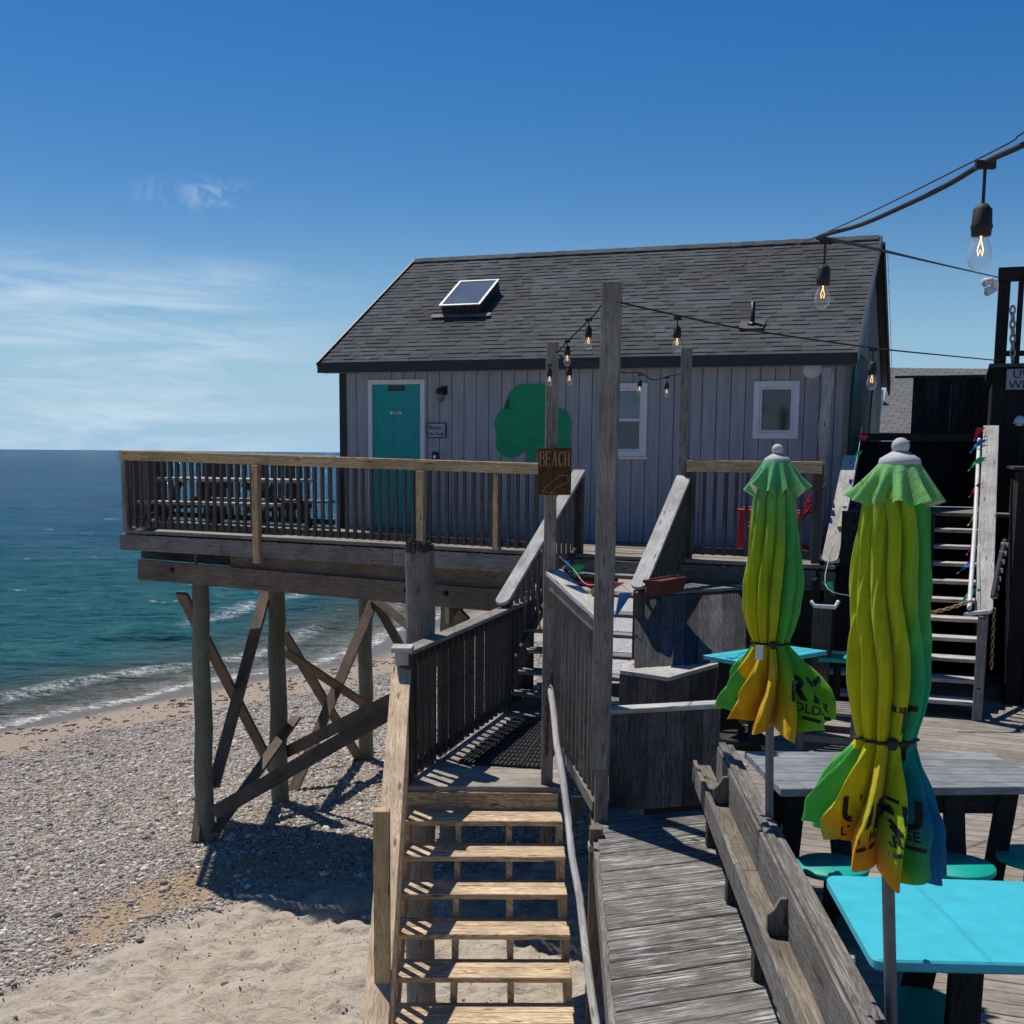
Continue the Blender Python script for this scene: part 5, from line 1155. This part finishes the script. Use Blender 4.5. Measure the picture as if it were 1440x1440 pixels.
stool(gt, P(1345, 1215, Z=-2.13), .20); stool(gt, P(1452, 1202, Z=-2.13), .19); stool(gt, P(1170, 1215, Z=-2.13), .19)
ft = thing('dining_table', 'turquoise plank table by the bench behind the far umbrella', 'table', V3(2.2, 10.6, LZ))
q = [P(988, 921, Z=TZ), P(1058, 933, Z=TZ), P(1164, 915, Z=TZ), P(1095, 906, Z=TZ)]
g = MB()
for k in range(4):
    f0, f1 = k/4+.01, (k+1)/4-.01; r = [q[0].lerp(q[1], f0), q[0].lerp(q[1], f1), q[3].lerp(q[2], f1), q[3].lerp(q[2], f0)]; g.prism([p-Zu*.04 for p in ccw(r)], Zu*.04)
g.build('tabletop', 'turquoise', ft, bevel=.004)
ctr = sum(q, V3(0, 0, 0))/4
for p in q: e = p.lerp(ctr, .35); leg2(ft, V3(e.x, e.y, TZ-.045), V3(p.lerp(ctr, .2).x, p.lerp(ctr, .2).y, LZ), .09)
leg2(ft, q[0].lerp(q[1], .5).lerp(ctr, .3)-Zu*.09, q[3].lerp(q[2], .5).lerp(ctr, .3)-Zu*.09, .08, .05, nm='cross_brace')
g = MB(); b_ = P(1178, 926, Z=-1.95); g.frame(b_, (ud, vd, Zu), (.34, .28, .04)); gb = g.build('stool_seat', 'sea_green', ft)
g = MB(); g.frame(V3(b_.x, b_.y, (LZ-1.97)/2), (Zu, ud, vd), (.53, .07, .07)); g.build('leg', 'black_wood', ft)
# weathered slatted chair seen from behind
wc = thing('deck_chair', 'weathered grey slatted wooden chair between the umbrellas', 'chair', V3(2.35, 8.9, LZ))
wcc = P(1165, 1052, Z=LZ); h1, h2 = V3(.93, -.35, 0).normalized(), V3(.35, .93, 0).normalized()
def K_(a, b_, z): return V3(wcc.x, wcc.y, LZ)+h1*a+h2*b_+Zu*z
for a_ in (-.22, .22):
    for b_ in (-.2, .22): g = MB(); g.frame(K_(a_, b_, .17), (Zu, h1, h2), (.34, .055, .055)); g.build('leg', 'weathered_wood', wc)
g = MB(); g.beam(K_(-.26, -.2, .12), K_(.26, -.2, .12), .03, .06); g.build('rail', 'weathered_wood', wc)
g = MB(); g.beam(K_(-.26, .22, .12), K_(.26, .22, .12), .03, .06); g.build('rail', 'weathered_wood', wc)
for k in range(6): g = MB(); g.frame(K_(0, -.22+k*.09, .355), (h1, h2, Zu), (.52, .075, .022)); g.build('seat_slat', 'weathered_wood', wc)
for k in range(5): g = MB(); g.beam(K_(.24, -.18+k*.095, .33), K_(.42, -.2+k*.105, .88), .075, .022, up=-h1); g.build('back_slat', 'weathered_wood', wc)
g = MB(); c = P(1042, 1038, Z=LZ+.03); g.lathe(c, [(.0, .10), (.03, .10), (.035, .045), (.21, .03), (.22, -.025), (0, -.028)], 28); g.build('umbrella_base', 'rubber', None, label='round black umbrella base on the deck beside the grey storage wall', cat='umbrella base')

# ------------------------------------------------------------------ closed umbrellas
m, nt, b = newmat('canopy_cloth'); ca = N(nt, 'ShaderNodeVertexColor', layer_name='cloth'); geo = N(nt, 'ShaderNodeNewGeometry'); t = N(nt, 'ShaderNodeTexCoord')
n = N(nt, 'ShaderNodeTexNoise', ins={'Scale': 9, 'Detail': 5}); L(nt, t.outputs['Object'], n.inputs['Vector'])
wv = N(nt, 'ShaderNodeTexNoise', ins={'Scale': 420, 'Detail': 1}); L(nt, t.outputs['Object'], wv.inputs['Vector'])
h = N(nt, 'ShaderNodeHueSaturation'); L(nt, ca.outputs[0], h.inputs['Color']); L(nt, mrange(nt, n.outputs['Fac'], .3, .7, .9, 1.08), h.inputs['Value'])
cc_ = mixc(nt, geo.outputs['Backfacing'], h.outputs[0], (.55, .56, .54))
L(nt, cc_, b.inputs['Base Color']); b.inputs['Roughness'].default_value = .8; b.inputs['Specular IOR Level'].default_value = .2; b.inputs['Sheen Weight'].default_value = .1
mq = N(nt, 'ShaderNodeMapping'); mq.inputs['Scale'].default_value = (34, 34, 5); L(nt, t.outputs['Object'], mq.inputs[0]); cz = N(nt, 'ShaderNodeTexNoise', ins={'Scale': 1, 'Detail': 5, 'Roughness': .6, 'Distortion': 1.2}); L(nt, mq.outputs[0], cz.inputs['Vector'])
bp = N(nt, 'ShaderNodeBump', ins={'Strength': .7, 'Distance': .012}); L(nt, mth(nt, 'ADD', cz.outputs['Fac'], mth(nt, 'MULTIPLY', wv.outputs['Fac'], .06)), bp.inputs['Height']); L(nt, bp.outputs[0], b.inputs['Normal'])
tb = N(nt, 'ShaderNodeBsdfTranslucent'); L(nt, cc_, tb.inputs[0]); ms = N(nt, 'ShaderNodeMixShader', ins={0: .22}); out = [q for q in nt.nodes if q.type == 'OUTPUT_MATERIAL'][0]
L(nt, b.outputs[0], ms.inputs[1]); L(nt, tb.outputs[0], ms.inputs[2]); L(nt, ms.outputs[0], out.inputs[0])
def ramp_col(stops, t):
    for (t0, c0), (t1, c1) in zip(stops, stops[1:]):
        if t <= t1: f = max(0, (t-t0)/(t1-t0)); return tuple(a+(b_-a)*f for a, b_ in zip(c0, c1))
    return stops[-1][1]
def shell(name, parent, fn, rows, seg, colf):
    """cloth surface fn(i_row, phi)->Vector"""
    V_ = []; F_ = []; cols = []
    for i in range(rows):
        for k in range(seg): ph = 2*math.pi*k/seg; V_.append(fn(i/(rows-1), ph)); cols.append(colf(i/(rows-1), ph))
    for i in range(rows-1):
        for k in range(seg): k2 = (k+1) % seg; F_.append((i*seg+k, (i+1)*seg+k, (i+1)*seg+k2, i*seg+k2))
    Mi = MW[parent].inverted(); me = bpy.data.meshes.new(name); me.from_pydata([tuple(Mi @ v) for v in V_], [], F_); me.update()
    for p in me.polygons: p.use_smooth = True
    ca_ = me.color_attributes.new('cloth', 'FLOAT_COLOR', 'POINT')
    for i, c in enumerate(cols): ca_.data[i].color = (*c, 1)
    o = bpy.data.objects.new(name, me); scene.collection.objects.link(o); o.parent = parent; MW[o] = MW[parent]; me.materials.append(MATS['canopy_cloth']); return o
GRN = (.13, .43, .10); LG = (.20, .50, .16); YG = (.34, .45, .01); YL = (.62, .52, .005); ORG = (.72, .30, .005); DG = (.05, .33, .05); TL = (.0, .29, .20); BL = (.0, .15, .28)
def umbrella(label, px, Yv, prof, val, hem, seed, colf, fin, tie_y, poley, amp0=1.0, nf=11, base_to=LZ, px_lean=0.):
    ax_ = P(px, tie_y, Y=Yv); cx, cy = ax_.x, ax_.y; um = thing('closed_umbrella', label, 'umbrella', V3(cx, cy, LZ), 'closed rainbow umbrellas on the dining deck')
    rs = random.Random(seed); fo = [rs.uniform(.75, 1.25) for _ in range(nf)]; fp = [rs.uniform(-.2, .2) for _ in range(nf)]
    zy = lambda y: P(px, y, Y=Yv).z; sc_ = ax_.length/math.sqrt(FPX**2+(px-720)**2+(tie_y-CY)**2); sc_ = (ax_.dot(CF))/FPX
    ys_ = [p[0] for p in prof]; cxs = [p[1] for p in prof]; rs_ = [p[2] for p in prof]; am = [p[3] for p in prof]; y0, y1 = ys_[0], ys_[-1]
    def fold(ph, tw, sharp=1.0):
        q = (ph+tw)/(2*math.pi)*nf; i = int(math.floor(q)) % nf; f = q-math.floor(q)+fp[i]*math.sin(math.pi*(q-math.floor(q)))*.6
        s = math.sin(math.pi*min(max(f, 0), 1)); return (s**.7*2-1)*fo[i], i
    def body(t, ph):
        y = y0+(y1-y0)*t; hb = hem(ph)
        if y > tie_y: yy = tie_y+(y-tie_y)*(hb-tie_y)/(y1-tie_y)
        else: yy = y
        c = np.interp(y, ys_, cxs); r = np.interp(y, ys_, rs_); a = np.interp(y, ys_, am)
        tw = .62*math.sin((y-y0)/230.+seed)+.06*math.sin(y/31.)
        f, i = fold(ph, tw); f2 = math.sin(3*nf*ph/1.0+y/70.+i)*.07+math.sin(1.7*nf*ph+i*2+y/40.)*.06
        nz = noise.noise(Vector((math.cos(ph)*2.6+seed, math.sin(ph)*2.6, y/75.)))*.16+noise.noise(Vector((math.cos(ph)*7, math.sin(ph)*7+seed, y/120.+ph)))*.09; tri = 1-2*abs(((ph+tw)/(2*math.pi)*nf) % 1-.5)*2; f = f*(1-.45*min(1, max(0, (y-tie_y)/60)))+tri*.45*min(1, max(0, (y-tie_y)/60))
        rr = r*sc_*(1+a*(f-.45)+a*f2*1.3+nz*(.35+a)*1.1)
        x = cx+(c-px)*sc_
        return V3(x+rr*math.cos(ph), cy+rr*math.sin(ph), zy(yy))
    def cfn(t, ph):
        y = y0+(y1-y0)*t; tw = .62*math.sin((y-y0)/230.+seed)+.06*math.sin(y/31.); q = (ph+tw)/(2*math.pi)*nf; qc = (math.floor(q)+.5)*2*math.pi/nf-tw
        return colf(y, (ph*.55+qc*.45) % (2*math.pi), False)
    cb = shell('canopy', um, body, 150, 360, cfn)
    vy0, vy1, vr0, vr1 = val
    def vfn(t, ph):
        f = math.sin(ph*nf+seed)*.8+.35*math.sin(ph*3+seed*2); r = (vr0+(vr1-vr0)*t**.9)*sc_; a = .30*t; yy = vy0+(vy1-vy0)*t+(-7*f+3*math.sin(5*ph+seed))*t*t*sc_/.0024*.8
        return V3(cx+r*(1+a*(f-.35))*math.cos(ph), cy+r*(1+a*(f-.35))*math.sin(ph), zy(yy))
    shell('canopy_vent', um, vfn, 26, 200, lambda t, ph: colf(vy0+(vy1-vy0)*t, ph, True))
    g = MB(); pts = []
    for k in range(61):
        ph = 2*math.pi*k/60; q = body((tie_y-y0)/(y1-y0), ph); d = V3(q.x-cx, q.y-cy, 0); pts.append(q+d.normalized()*.006)
    rm = sum((V3(p.x-cx, p.y-cy, 0).length for p in pts))/61
    pts = [V3(cx, cy, p.z)+V3(p.x-cx, p.y-cy, 0).normalized()*(max(V3(p.x-cx, p.y-cy, 0).length, rm*.97)) for p in pts]
    g.tube(pts, .006, 6, cap=False); st = g.build('tie_strap', 'rubber', um)
    g = MB(); p = pts[44]; g.lathe(p+V3(0, -.012, 0), [(0, .02), (.016, .018), (.02, 0), (.012, -.018), (0, -.02)], 12); g.build('toggle', 'rubber', st)
    ft_, fr2, fb = fin  # finial top y, ball radius px, hub rim y, hub rim radius
    g = MB(); rb = fr2[0]*sc_; zc = zy(ft_)-rb; prof_ = [(rb*math.sin(math.pi*k/12), zc+rb*math.cos(math.pi*k/12)) for k in range(11)]
    zt_ = zy(fb[0]); g.lathe(V3(cx, cy, 0), prof_+[(rb*.55, zc-rb*1.0), (rb*.8, zt_+fb[1]*sc_*.55), (fb[1]*sc_*.95, zt_+.012), (fb[1]*sc_, zt_), (fb[1]*sc_, zt_-.02), (fb[1]*sc_*.9, zt_-.022), (0, zt_-.02)], 28); g.build('finial', 'umbrella_metal', um)
    g = MB(); g.tube([V3(cx, cy, zy(poley)+.5), V3(cx+px_lean, cy, base_to+.02)], .0215, 18); g.build('pole', 'pole_metal', um)
    g = MB(); g.lathe(V3(cx+px_lean, cy, base_to), [(.0, .12), (.032, .12), (.036, .02), (.06, .015), (.06, 0), (0, 0)], 28); g.build('base', 'rubber', um)
    return um, body, cx, cy, sc_, zy, y0, y1, cb
from mathutils.bvhtree import BVHTree
def print_on(s_, px, py, Yv, size, cb, um, bold=.0, ang=0., lim=.05):
    """lettering printed on the cloth facing the walkway; follows its folds"""
    bm = bmesh.new(); bm.from_mesh(cb.data); bm.transform(MW[cb]); bt = BVHTree.FromBMesh(bm); bm.free(); o0 = P(px, py, Y=Yv)
    def warp(c):
        x, z = c.x*math.cos(ang)-c.y*math.sin(ang), c.x*math.sin(ang)+c.y*math.cos(ang)
        st_ = V3(o0.x+x, o0.y-.6, o0.z+z); h_ = bt.ray_cast(st_, V3(0, 1, 0))
        return h_[0]-V3(0, .0035, 0) if h_[0] is not None else V3(o0.x+x, o0.y+.05, o0.z+z)
    o = text_mesh(s_, size, 'ink', 'lettering', um, None, None, None, None, ext=0.0, bold=bold, warp=warp, sub=3)
    bm = bmesh.new(); bm.from_mesh(o.data); bad = [f for f in bm.faces if max(v_.co.y for v_ in f.verts)-min(v_.co.y for v_ in f.verts) > lim]; bmesh.ops.delete(bm, geom=bad, context='FACES'); bm.to_mesh(o.data); bm.free(); return o
HP = math.pi/2
def bar_on(ph0, ph1, yc, hpx, body, um, y0, y1, cx, cy):
    g = MB(); n = 40; rows = []
    for k in range(n+1):
        ph = ph0+(ph1-ph0)*k/n
        for yy in (yc-hpx/2, yc+hpx/2): p = body((yy-y0)/(y1-y0), ph); d = V3(p.x-cx, p.y-cy, 0).normalized(); rows.append(p+d*.0035)
    g.add(rows, [(2*k, 2*k+1, 2*k+3, 2*k+2) for k in range(n)]); return g.build('printed_bar', 'ink', um)
def col_near(y, ph, vent):
    side = math.cos(ph-.0)*.5+.5      # 1 at the right, 0 at the left
    if vent: return ramp_col([(0, LG), (.75, (.17, .47, .13)), (1, (.26, .50, .05))], (y-650)/65*.9)
    f = (y-700)/550.
    left = ramp_col([(0, (.25, .42, .02)), (.08, YG), (.45, (.48, .5, .005)), (.68, YL), (.86, (.60, .50, .01)), (.93, ORG), (1, ORG)], f)
    mid = ramp_col([(0, (.25, .42, .02)), (.2, (.30, .45, .01)), (.5, (.42, .47, .005)), (.75, (.40, .52, .01)), (.92, (.32, .5, .02)), (1, ORG)], f)
    right = ramp_col([(0, DG), (.3, (.06, .36, .08)), (.5, (.0, .32, .15)), (.62, TL), (.8, BL), (1, (.01, .12, .30))], f)
    ll = ramp_col([(0, GRN), (.4, (.1, .4, .06)), (1, (.05, .42, .06))], f)
    s = (1+math.cos(ph))/2 if math.sin(ph) < 0 else (1 if math.cos(ph) > 0 else 0)
    if s < (.0 if y < 1060 else .03): return ll
    if s < .40: t = 1 if y < 1060 else min(1, (s-.03)/.03); return tuple(a+(b_-a)*t for a, b_ in zip(ll, left))
    if s < .62: t = min(1, (s-.40)/.12); return tuple(a+(b_-a)*t for a, b_ in zip(left, mid))
    t = min(1, (s-.62)/.15); g2 = ramp_col([(0, GRN), (.5, (.08, .38, .05)), (1, (.06, .42, .04))], f); 
    c = tuple(a+(b_-a)*t for a, b_ in zip(mid, g2))
    if s > .72: t = min(1, (s-.72)/.10); c = tuple(a+(b_-a)*t for a, b_ in zip(g2, right))
    return c
def hem_near(ph):
    k = [(0, 1234), (.6, 1215), (1.2, 1200), (2.0, 1190), (2.7, 1172), (3.14, 1160), (3.6, 1172), (3.95, 1185), (4.25, 1200), (4.71, 1222), (5.1, 1222), (5.4, 1208), (5.8, 1228), (6.2832, 1234)]
    p = ph % (2*math.pi); return float(np.interp(p, [a for a, _ in k], [b_ for _, b_ in k]))+5*math.sin(8*p)
un = umbrella('large closed umbrella shading from green to yellow and blue over the turquoise table', 1245, 3.98,
    [(668, 1243, 28, .05), (700, 1241, 40, .14), (760, 1241, 44, .20), (830, 1241, 47, .22), (900, 1243, 50, .22), (960, 1246, 49, .24), (1000, 1247, 44, .25), (1025, 1246, 39, .25), (1037, 1246, 37, .22), (1052, 1245, 38, .28), (1080, 1242, 46, .36), (1120, 1238, 60, .42), (1160, 1236, 72, .46), (1200, 1238, 77, .48), (1256, 1242, 80, .48)],
    (650, 706, 26, 60), hem_near, 3, col_near, (615, (12,), (650, 28)), 1037, 1240, px_lean=.11)
U1, body1, cx1, cy1, sc1, zy1, a1_, b1_, cb1 = un
print_on('U', 1198, 1153, 3.9, .125, cb1, U1, bold=.004); print_on('RU', 1254, 1158, 3.9, .125, cb1, U1, bold=.004)
print_on('LT', 1190, 1173, 3.9, .045, cb1, U1, bold=.001); print_on('HARDSE', 1247, 1173, 3.9, .045, cb1, U1, bold=.001)
print_on('—', 1190, 1189, 3.9, .07, cb1, U1, bold=.004); print_on('——', 1250, 1191, 3.9, .085, cb1, U1, bold=.004); print_on('—', 1240, 1124, 3.9, .05, cb1, U1, bold=.004)
#bar_on(-HP-.72, -HP-.36, 1196, 7, body1, U1, a1_, b1_, cx1, cy1); bar_on(-HP-.10, -HP+.62, 1197, 7, body1, U1, a1_, b1_, cx1, cy1)
#bar_on(-HP+.02, -HP+.30, 1108, 6, body1, U1, a1_, b1_, cx1, cy1)
print_on('T', 1268, 1030, 3.9, .13, cb1, U1, bold=.004); print_on('Y', 1270, 1068, 3.9, .09, cb1, U1, bold=.004)
def col_far(y, ph, vent):
    if vent: return ramp_col([(0, (.10, .40, .20)), (.6, (.13, .43, .15)), (1, (.16, .45, .10))], (y-648)/48*.9)
    f = (y-690)/345.
    left = ramp_col([(0, (.1, .38, .1)), (.15, (.25, .42, .02)), (.4, (.42, .47, .005)), (.6, (.55, .48, .005)), (.78, (.68, .40, .005)), (1, (.72, .32, .005))], f)
    mid = ramp_col([(0, GRN), (.2, (.26, .43, .02)), (.45, YG), (.62, (.55, .47, .005)), (.8, (.66, .44, .005)), (1, (.66, .36, .005))], f)
    right = ramp_col([(0, (.09, .38, .1)), (.4, (.07, .37, .07)), (.7, (.10, .40, .03)), (.85, (.17, .46, .02)), (1, (.22, .5, .02))], f)
    s = (1+math.cos(ph))/2 if math.sin(ph) < 0 else (1 if math.cos(ph) > 0 else 0)
    if s < (.0 if y < 900 else .012): return (.06, .36, .05)
    if s < .5: t = min(1, max(0, (s-.2)/.2)); return tuple(a+(b_-a)*t for a, b_ in zip(left, mid))
    t = min(1, max(0, (s-.55)/.15)); return tuple(a+(b_-a)*t for a, b_ in zip(mid, right))
def hem_far(ph):
    k = [(0, 998), (.8, 998), (1.6, 1000), (2.6, 996), (3.14, 998), (3.6, 1006), (4.1, 1014), (4.5, 1016), (4.9, 1024), (5.3, 1016), (5.7, 1012), (6.0, 1000), (6.2832, 998)]
    p = ph % (2*math.pi); return float(np.interp(p, [a for a, _ in k], [b_ for _, b_ in k]))+4*math.sin(8*p)
uf = umbrella('smaller closed green and yellow umbrella standing behind the ramp trough', 1083, 6.08,
    [(660, 1081, 20, .05), (700, 1081, 26, .14), (760, 1082, 32, .20), (820, 1083, 36, .22), (860, 1083, 34, .22), (885, 1083, 28, .24), (900, 1083, 23, .22), (905, 1084, 22, .2), (918, 1085, 27, .28), (950, 1088, 42, .4), (990, 1092, 59, .46), (1040, 1093, 68, .46)],
    (648, 692, 18, 40), hem_far, 11, col_far, (624, (8,), (648, 18)), 903, 1035, px_lean=.05)
U2, body2, cx2, cy2, sc2, zy2, a2_, b2_, cb2 = uf
print_on('RY', 1134, 985, 5.9, .15, cb2, U2, bold=.005, ang=-.12); print_on('OLDER', 1143, 1003, 5.9, .06, cb2, U2, bold=.001, ang=-.12)
print_on('—', 1148, 1022, 5.9, .15, cb2, U2, bold=.004, ang=-.15)
#bar_on(-HP+.55, -HP+1.05, 1015, 6, body2, U2, a2_, b2_, cx2, cy2)
g = MB(); c = P(1068, 918, Y=5.86); g.frame(c, (Zu, V3(1, 0, 0), V3(0, 1, 0)), (.07, .035, .006)); g.build('care_tag', 'white_cloth', U2)

# ------------------------------------------------------------------ string lights
def cable(pts, r, n=10):
    out = []
    for i in range(len(pts)-1):
        p0, p1, p2, p3 = pts[max(i-1, 0)], pts[i], pts[i+1], pts[min(i+2, len(pts)-1)]
        for k in range(n): t = k/n; out.append(.5*((2*p1)+(p2-p0)*t+(2*p0-5*p1+4*p2-p3)*t*t+(3*p1-p0-3*p2+p3)*t**3))
    return out+[pts[-1]]
def bulb(t, p, s_=1., drop=.06, tilt=V3(0, 0, 0)):
    d = (-Zu+tilt).normalized(); g = MB(); g.tube([p, p+d*(drop+.01)], .0035*s_, 7); g.frame(p+d*.008, (V3(1, 0, 0), V3(0, 1, 0), Zu), (.04*s_, .012*s_, .016*s_))
    q = p+d*drop; g.lathe(q, [(0, 0), (.009*s_, .001), (.019*s_, .012*s_), (.0205*s_, .04*s_), (.0225*s_, .046*s_), (.0205*s_, .052*s_), (.0195*s_, .064*s_), (0, .064*s_)], 14, axis=d); so_ = g.build('socket', 'rubber', t)
    g = MB(); q2 = q+d*(.063*s_); g.lathe(q2, [(.013*s_, 0), (.016*s_, .010*s_), (.0225*s_, .030*s_), (.0242*s_, .044*s_), (.0215*s_, .059*s_), (.012*s_, .070*s_), (0, .073*s_)], 18, axis=d); g.build('bulb', 'bulb_glass', so_)
    g = MB(); q3 = q2+d*(.028*s_); g.tube([q2+V3(.002, 0, 0), q3+V3(-.006*s_, 0, 0), q3+V3(-.004*s_, 0, -.012*s_), q3+V3(.0, 0, .0), q3+V3(.005*s_, 0, -.012*s_), q3+V3(.006*s_, 0, 0), q2+V3(-.002, 0, 0)], .0011*s_, 5); g.build('filament', 'filament', so_)
LG_ = 'strings of warm bulbs over the decks'
def slight(label, pts, r, bulbs, origin):
    t = thing('string_light', label, 'string light', origin, LG_); g = MB(); g.tube(cable(pts, r), r, 7); g.build('cable', 'rubber', t)
    for b_ in bulbs: bulb(t, *b_)
    return t
nd = P(1152, 333, Y=3.75)
slight('thick light cable running in from the upper right with the two nearest bulbs', [P(1560, 145, Y=2.2), P(1440, 203, Y=2.42), P(1386, 228, Y=2.6), P(1330, 261, Y=2.82), P(1270, 290, Y=3.1), P(1210, 316, Y=3.42), nd, P(1170, 337, Y=3.9), P(1240, 352, Y=5.2), P(1325, 372, Y=8.4), P(1404, 390, Y=13.5)], .0062,
    [(P(1386, 226, Y=2.6), 1.02, .085), (P(1161, 336, Y=3.8), .98, .075, V3(0, .05, 0))], nd)
g = MB(); g.tube(cable([P(1560, 118, Y=2.1), P(1440, 186, Y=2.4), P(1386, 218, Y=2.6), nd+V3(0, 0, .004), P(1000, 388, Y=5.6), P(866, 424, Y=8.0)], .002), .0018, 6); g.build('guy_wire', 'rust', None, label='thin rusty guy wire from the tallest post up to the right', cat='wire')
slight('dark light cable from the tallest post across the roof to the black tower', [P(866, 424, Y=8.0), P(955, 444, Y=8.2), P(1060, 465, Y=8.6), P(1226, 489, Y=9.6), P(1320, 499, Y=11.2), P(1404, 507, Y=13.7)], .0065, [(P(953, 445, Y=8.2), 1.25, .06), (P(1228, 490, Y=9.6), 1.6, .10)], P(953, 446, Y=8.2))
slight('short light cable from the tallest post to the BEACH post', [P(848, 425, Y=8.05), P(838, 440, Y=8.2), P(828, 450, Y=8.35), P(812, 466, Y=8.6), P(798, 480, Y=8.75), P(783, 497, Y=8.95)], .0055, [(P(828, 448, Y=8.35), 1.15, .05), (P(798, 478, Y=8.75), 1.05, .04)], P(828, 450, Y=8.35))
slight('far light cable sagging in front of the house between two posts', [P(786, 500, Y=8.95), P(800, 506, Y=9.1), P(845, 518, Y=10.2), P(880, 524, Y=11.0), P(900, 524, Y=11.3), P(918, 534, Y=11.6), P(940, 529, Y=11.9), P(957, 526, Y=12.3)], .006, [(P(801, 508, Y=9.1), 1., .04), (P(773, 512, Y=8.8), .9, .03), (P(900, 526, Y=11.3), 1, .05), (P(938, 530, Y=11.9), 1.05, .05)], P(900, 524, Y=11.3))
# fairy lights down the barge board
t = thing('string_light', 'tiny clear fairy lights down the dark gable edge', 'string light', W(WD+OR_+.09, 4.5, 1.8))
pa, pb = W(WD+OR_+.085, DP/2+.1, ZE+RISE-.2), W(WD+OR_+.085, DP+OF, ZE-.12); g = MB(); g.tube([pa, pa.lerp(pb, .5)-Zu*.02, pb], .004, 5)
for k in range(14): q = pa.lerp(pb, (k+.5)/14)-Zu*.02; g.lathe(q, [(0, .014), (.01, 0), (0, -.014)], 6)
g.build('cable', 'pipe_paint', t)
# glass charm hanging on the BEACH post
hc = thing('wind_chime', 'small pale glass chime hung near the top of the BEACH post', 'wind chime', P(778, 515, Y=8.9))
g = MB(); q = P(779, 518, Y=8.9); g.prism([q+V3(-.012, 0, -.03), q+V3(.018, 0, .0), q+V3(.012, 0, .045), q+V3(-.016, 0, .01)], V3(0, -.006, 0)); g.build('glass_drop', 'glass_pale', hc)
g = MB(); g.tube([q+V3(.002, -.004, .045), P(778, 500, Y=8.9)], .002, 5); g.build('cord', 'rubber', hc)
g = MB(); q = P(778, 537, Y=8.9); g.tube([q+V3(.02*math.cos(k*.63), 0, .028*math.sin(k*.63)) for k in range(11)], .0035, 5, cap=False); g.build('ring', 'grey_metal', hc)

# ------------------------------------------------------------------ bunting
def bunting(label, cord, flags):
    t = thing('bunting', label, 'bunting', cord[len(cord)//2]); g = MB(); g.tube(cable(cord, .003, 5), .003, 5); g.build('cord', 'white_cloth', t)
    for p, mat_, w__, h__, sk, cu in flags:
        g = MB(); n = 6; vs_ = []
        for k in range(n+1):
            f = k/n; ww = w__*(1-f)*.5; c = p+V3(sk*f, cu*math.sin(f*3), -h__*f); vs_ += [c+V3(-ww, .015*math.sin(f*5), 0), c+V3(ww, -.02*math.sin(f*4), 0)]
        vs_ += [v_+V3(0, .002, 0) for v_ in vs_]; m_ = 2*(n+1); fs = [(2*k, 2*k+2, 2*k+3, 2*k+1) for k in range(n)]+[(m_+2*k+1, m_+2*k+3, m_+2*k+2, m_+2*k) for k in range(n)]
        g.add(vs_, fs, None, True); g.build('flag', mat_, t)
FR = []
for (x, y, m_, dx) in ((1380, 601, 'flag_red', -.07), (1383, 618, 'flag_blue', -.14), (1382, 643, 'flag_green', -.15), (1381, 680, 'flag_red', -.13), (1381, 719, 'flag_yellow', -.14), (1377, 760, 'flag_pink', -.12), (1374, 786, 'flag_blue', -.19), (1374, 828, 'flag_green', -.16)):
    f = (y-598)/264; FR.append((P(x, y, Y=13.8-2.5*f), m_, .09, .15, dx, .02))
bunting('bunting of bright little flags along the right stair rail', [P(1384, 599, Y=13.85), P(1381, 700, Y=12.9), P(1373, 845, Y=11.4)], FR)
bunting('bunting flags on the left rail of the wide stairs', [P(1212, 600, Y=13.9), P(1204, 650, Y=13.4), P(1180, 740, Y=12.6), P(1160, 820, Y=11.6), P(1196, 838, Y=11.4)],
    [(P(1213, 612, Y=13.7), 'flag_red', .12, .07, .04, .02), (P(1209, 634, Y=13.5), 'flag_green', .06, .14, -.05, .02), (P(1197, 674, Y=13.1), 'flag_blue', .04, .08, 0, .02), (P(1188, 712, Y=12.8), 'flag_pink', .05, .03, 0, 0), (P(1182, 740, Y=12.5), 'flag_yellow', .07, .08, 0, .02), (P(1163, 818, Y=11.6), 'flag_green', .10, .14, .08, .02)])
bunting('fallen bunting flags lying across the top of the deck stairs', [P(786, 782, Y=12.0), P(806, 800, Y=11.9), P(826, 822, Y=11.5), P(864, 818, Y=11.4), P(886, 832, Y=11.6)],
    [(P(815, 795, Y=11.9), 'flag_green', .12, .13, -.05, .05), (P(822, 818, Y=11.6), 'flag_red', .16, .08, .08, .03), (P(838, 826, Y=11.5), 'flag_yellow', .06, .16, -.10, .03), (P(866, 819, Y=11.4), 'flag_pink', .17, .09, -.05, .03), (P(880, 834, Y=11.5), 'flag_blue', .12, .26, -.1, .03), (P(797, 788, Y=12.0), 'flag_blue', .07, .12, .02, .02)])
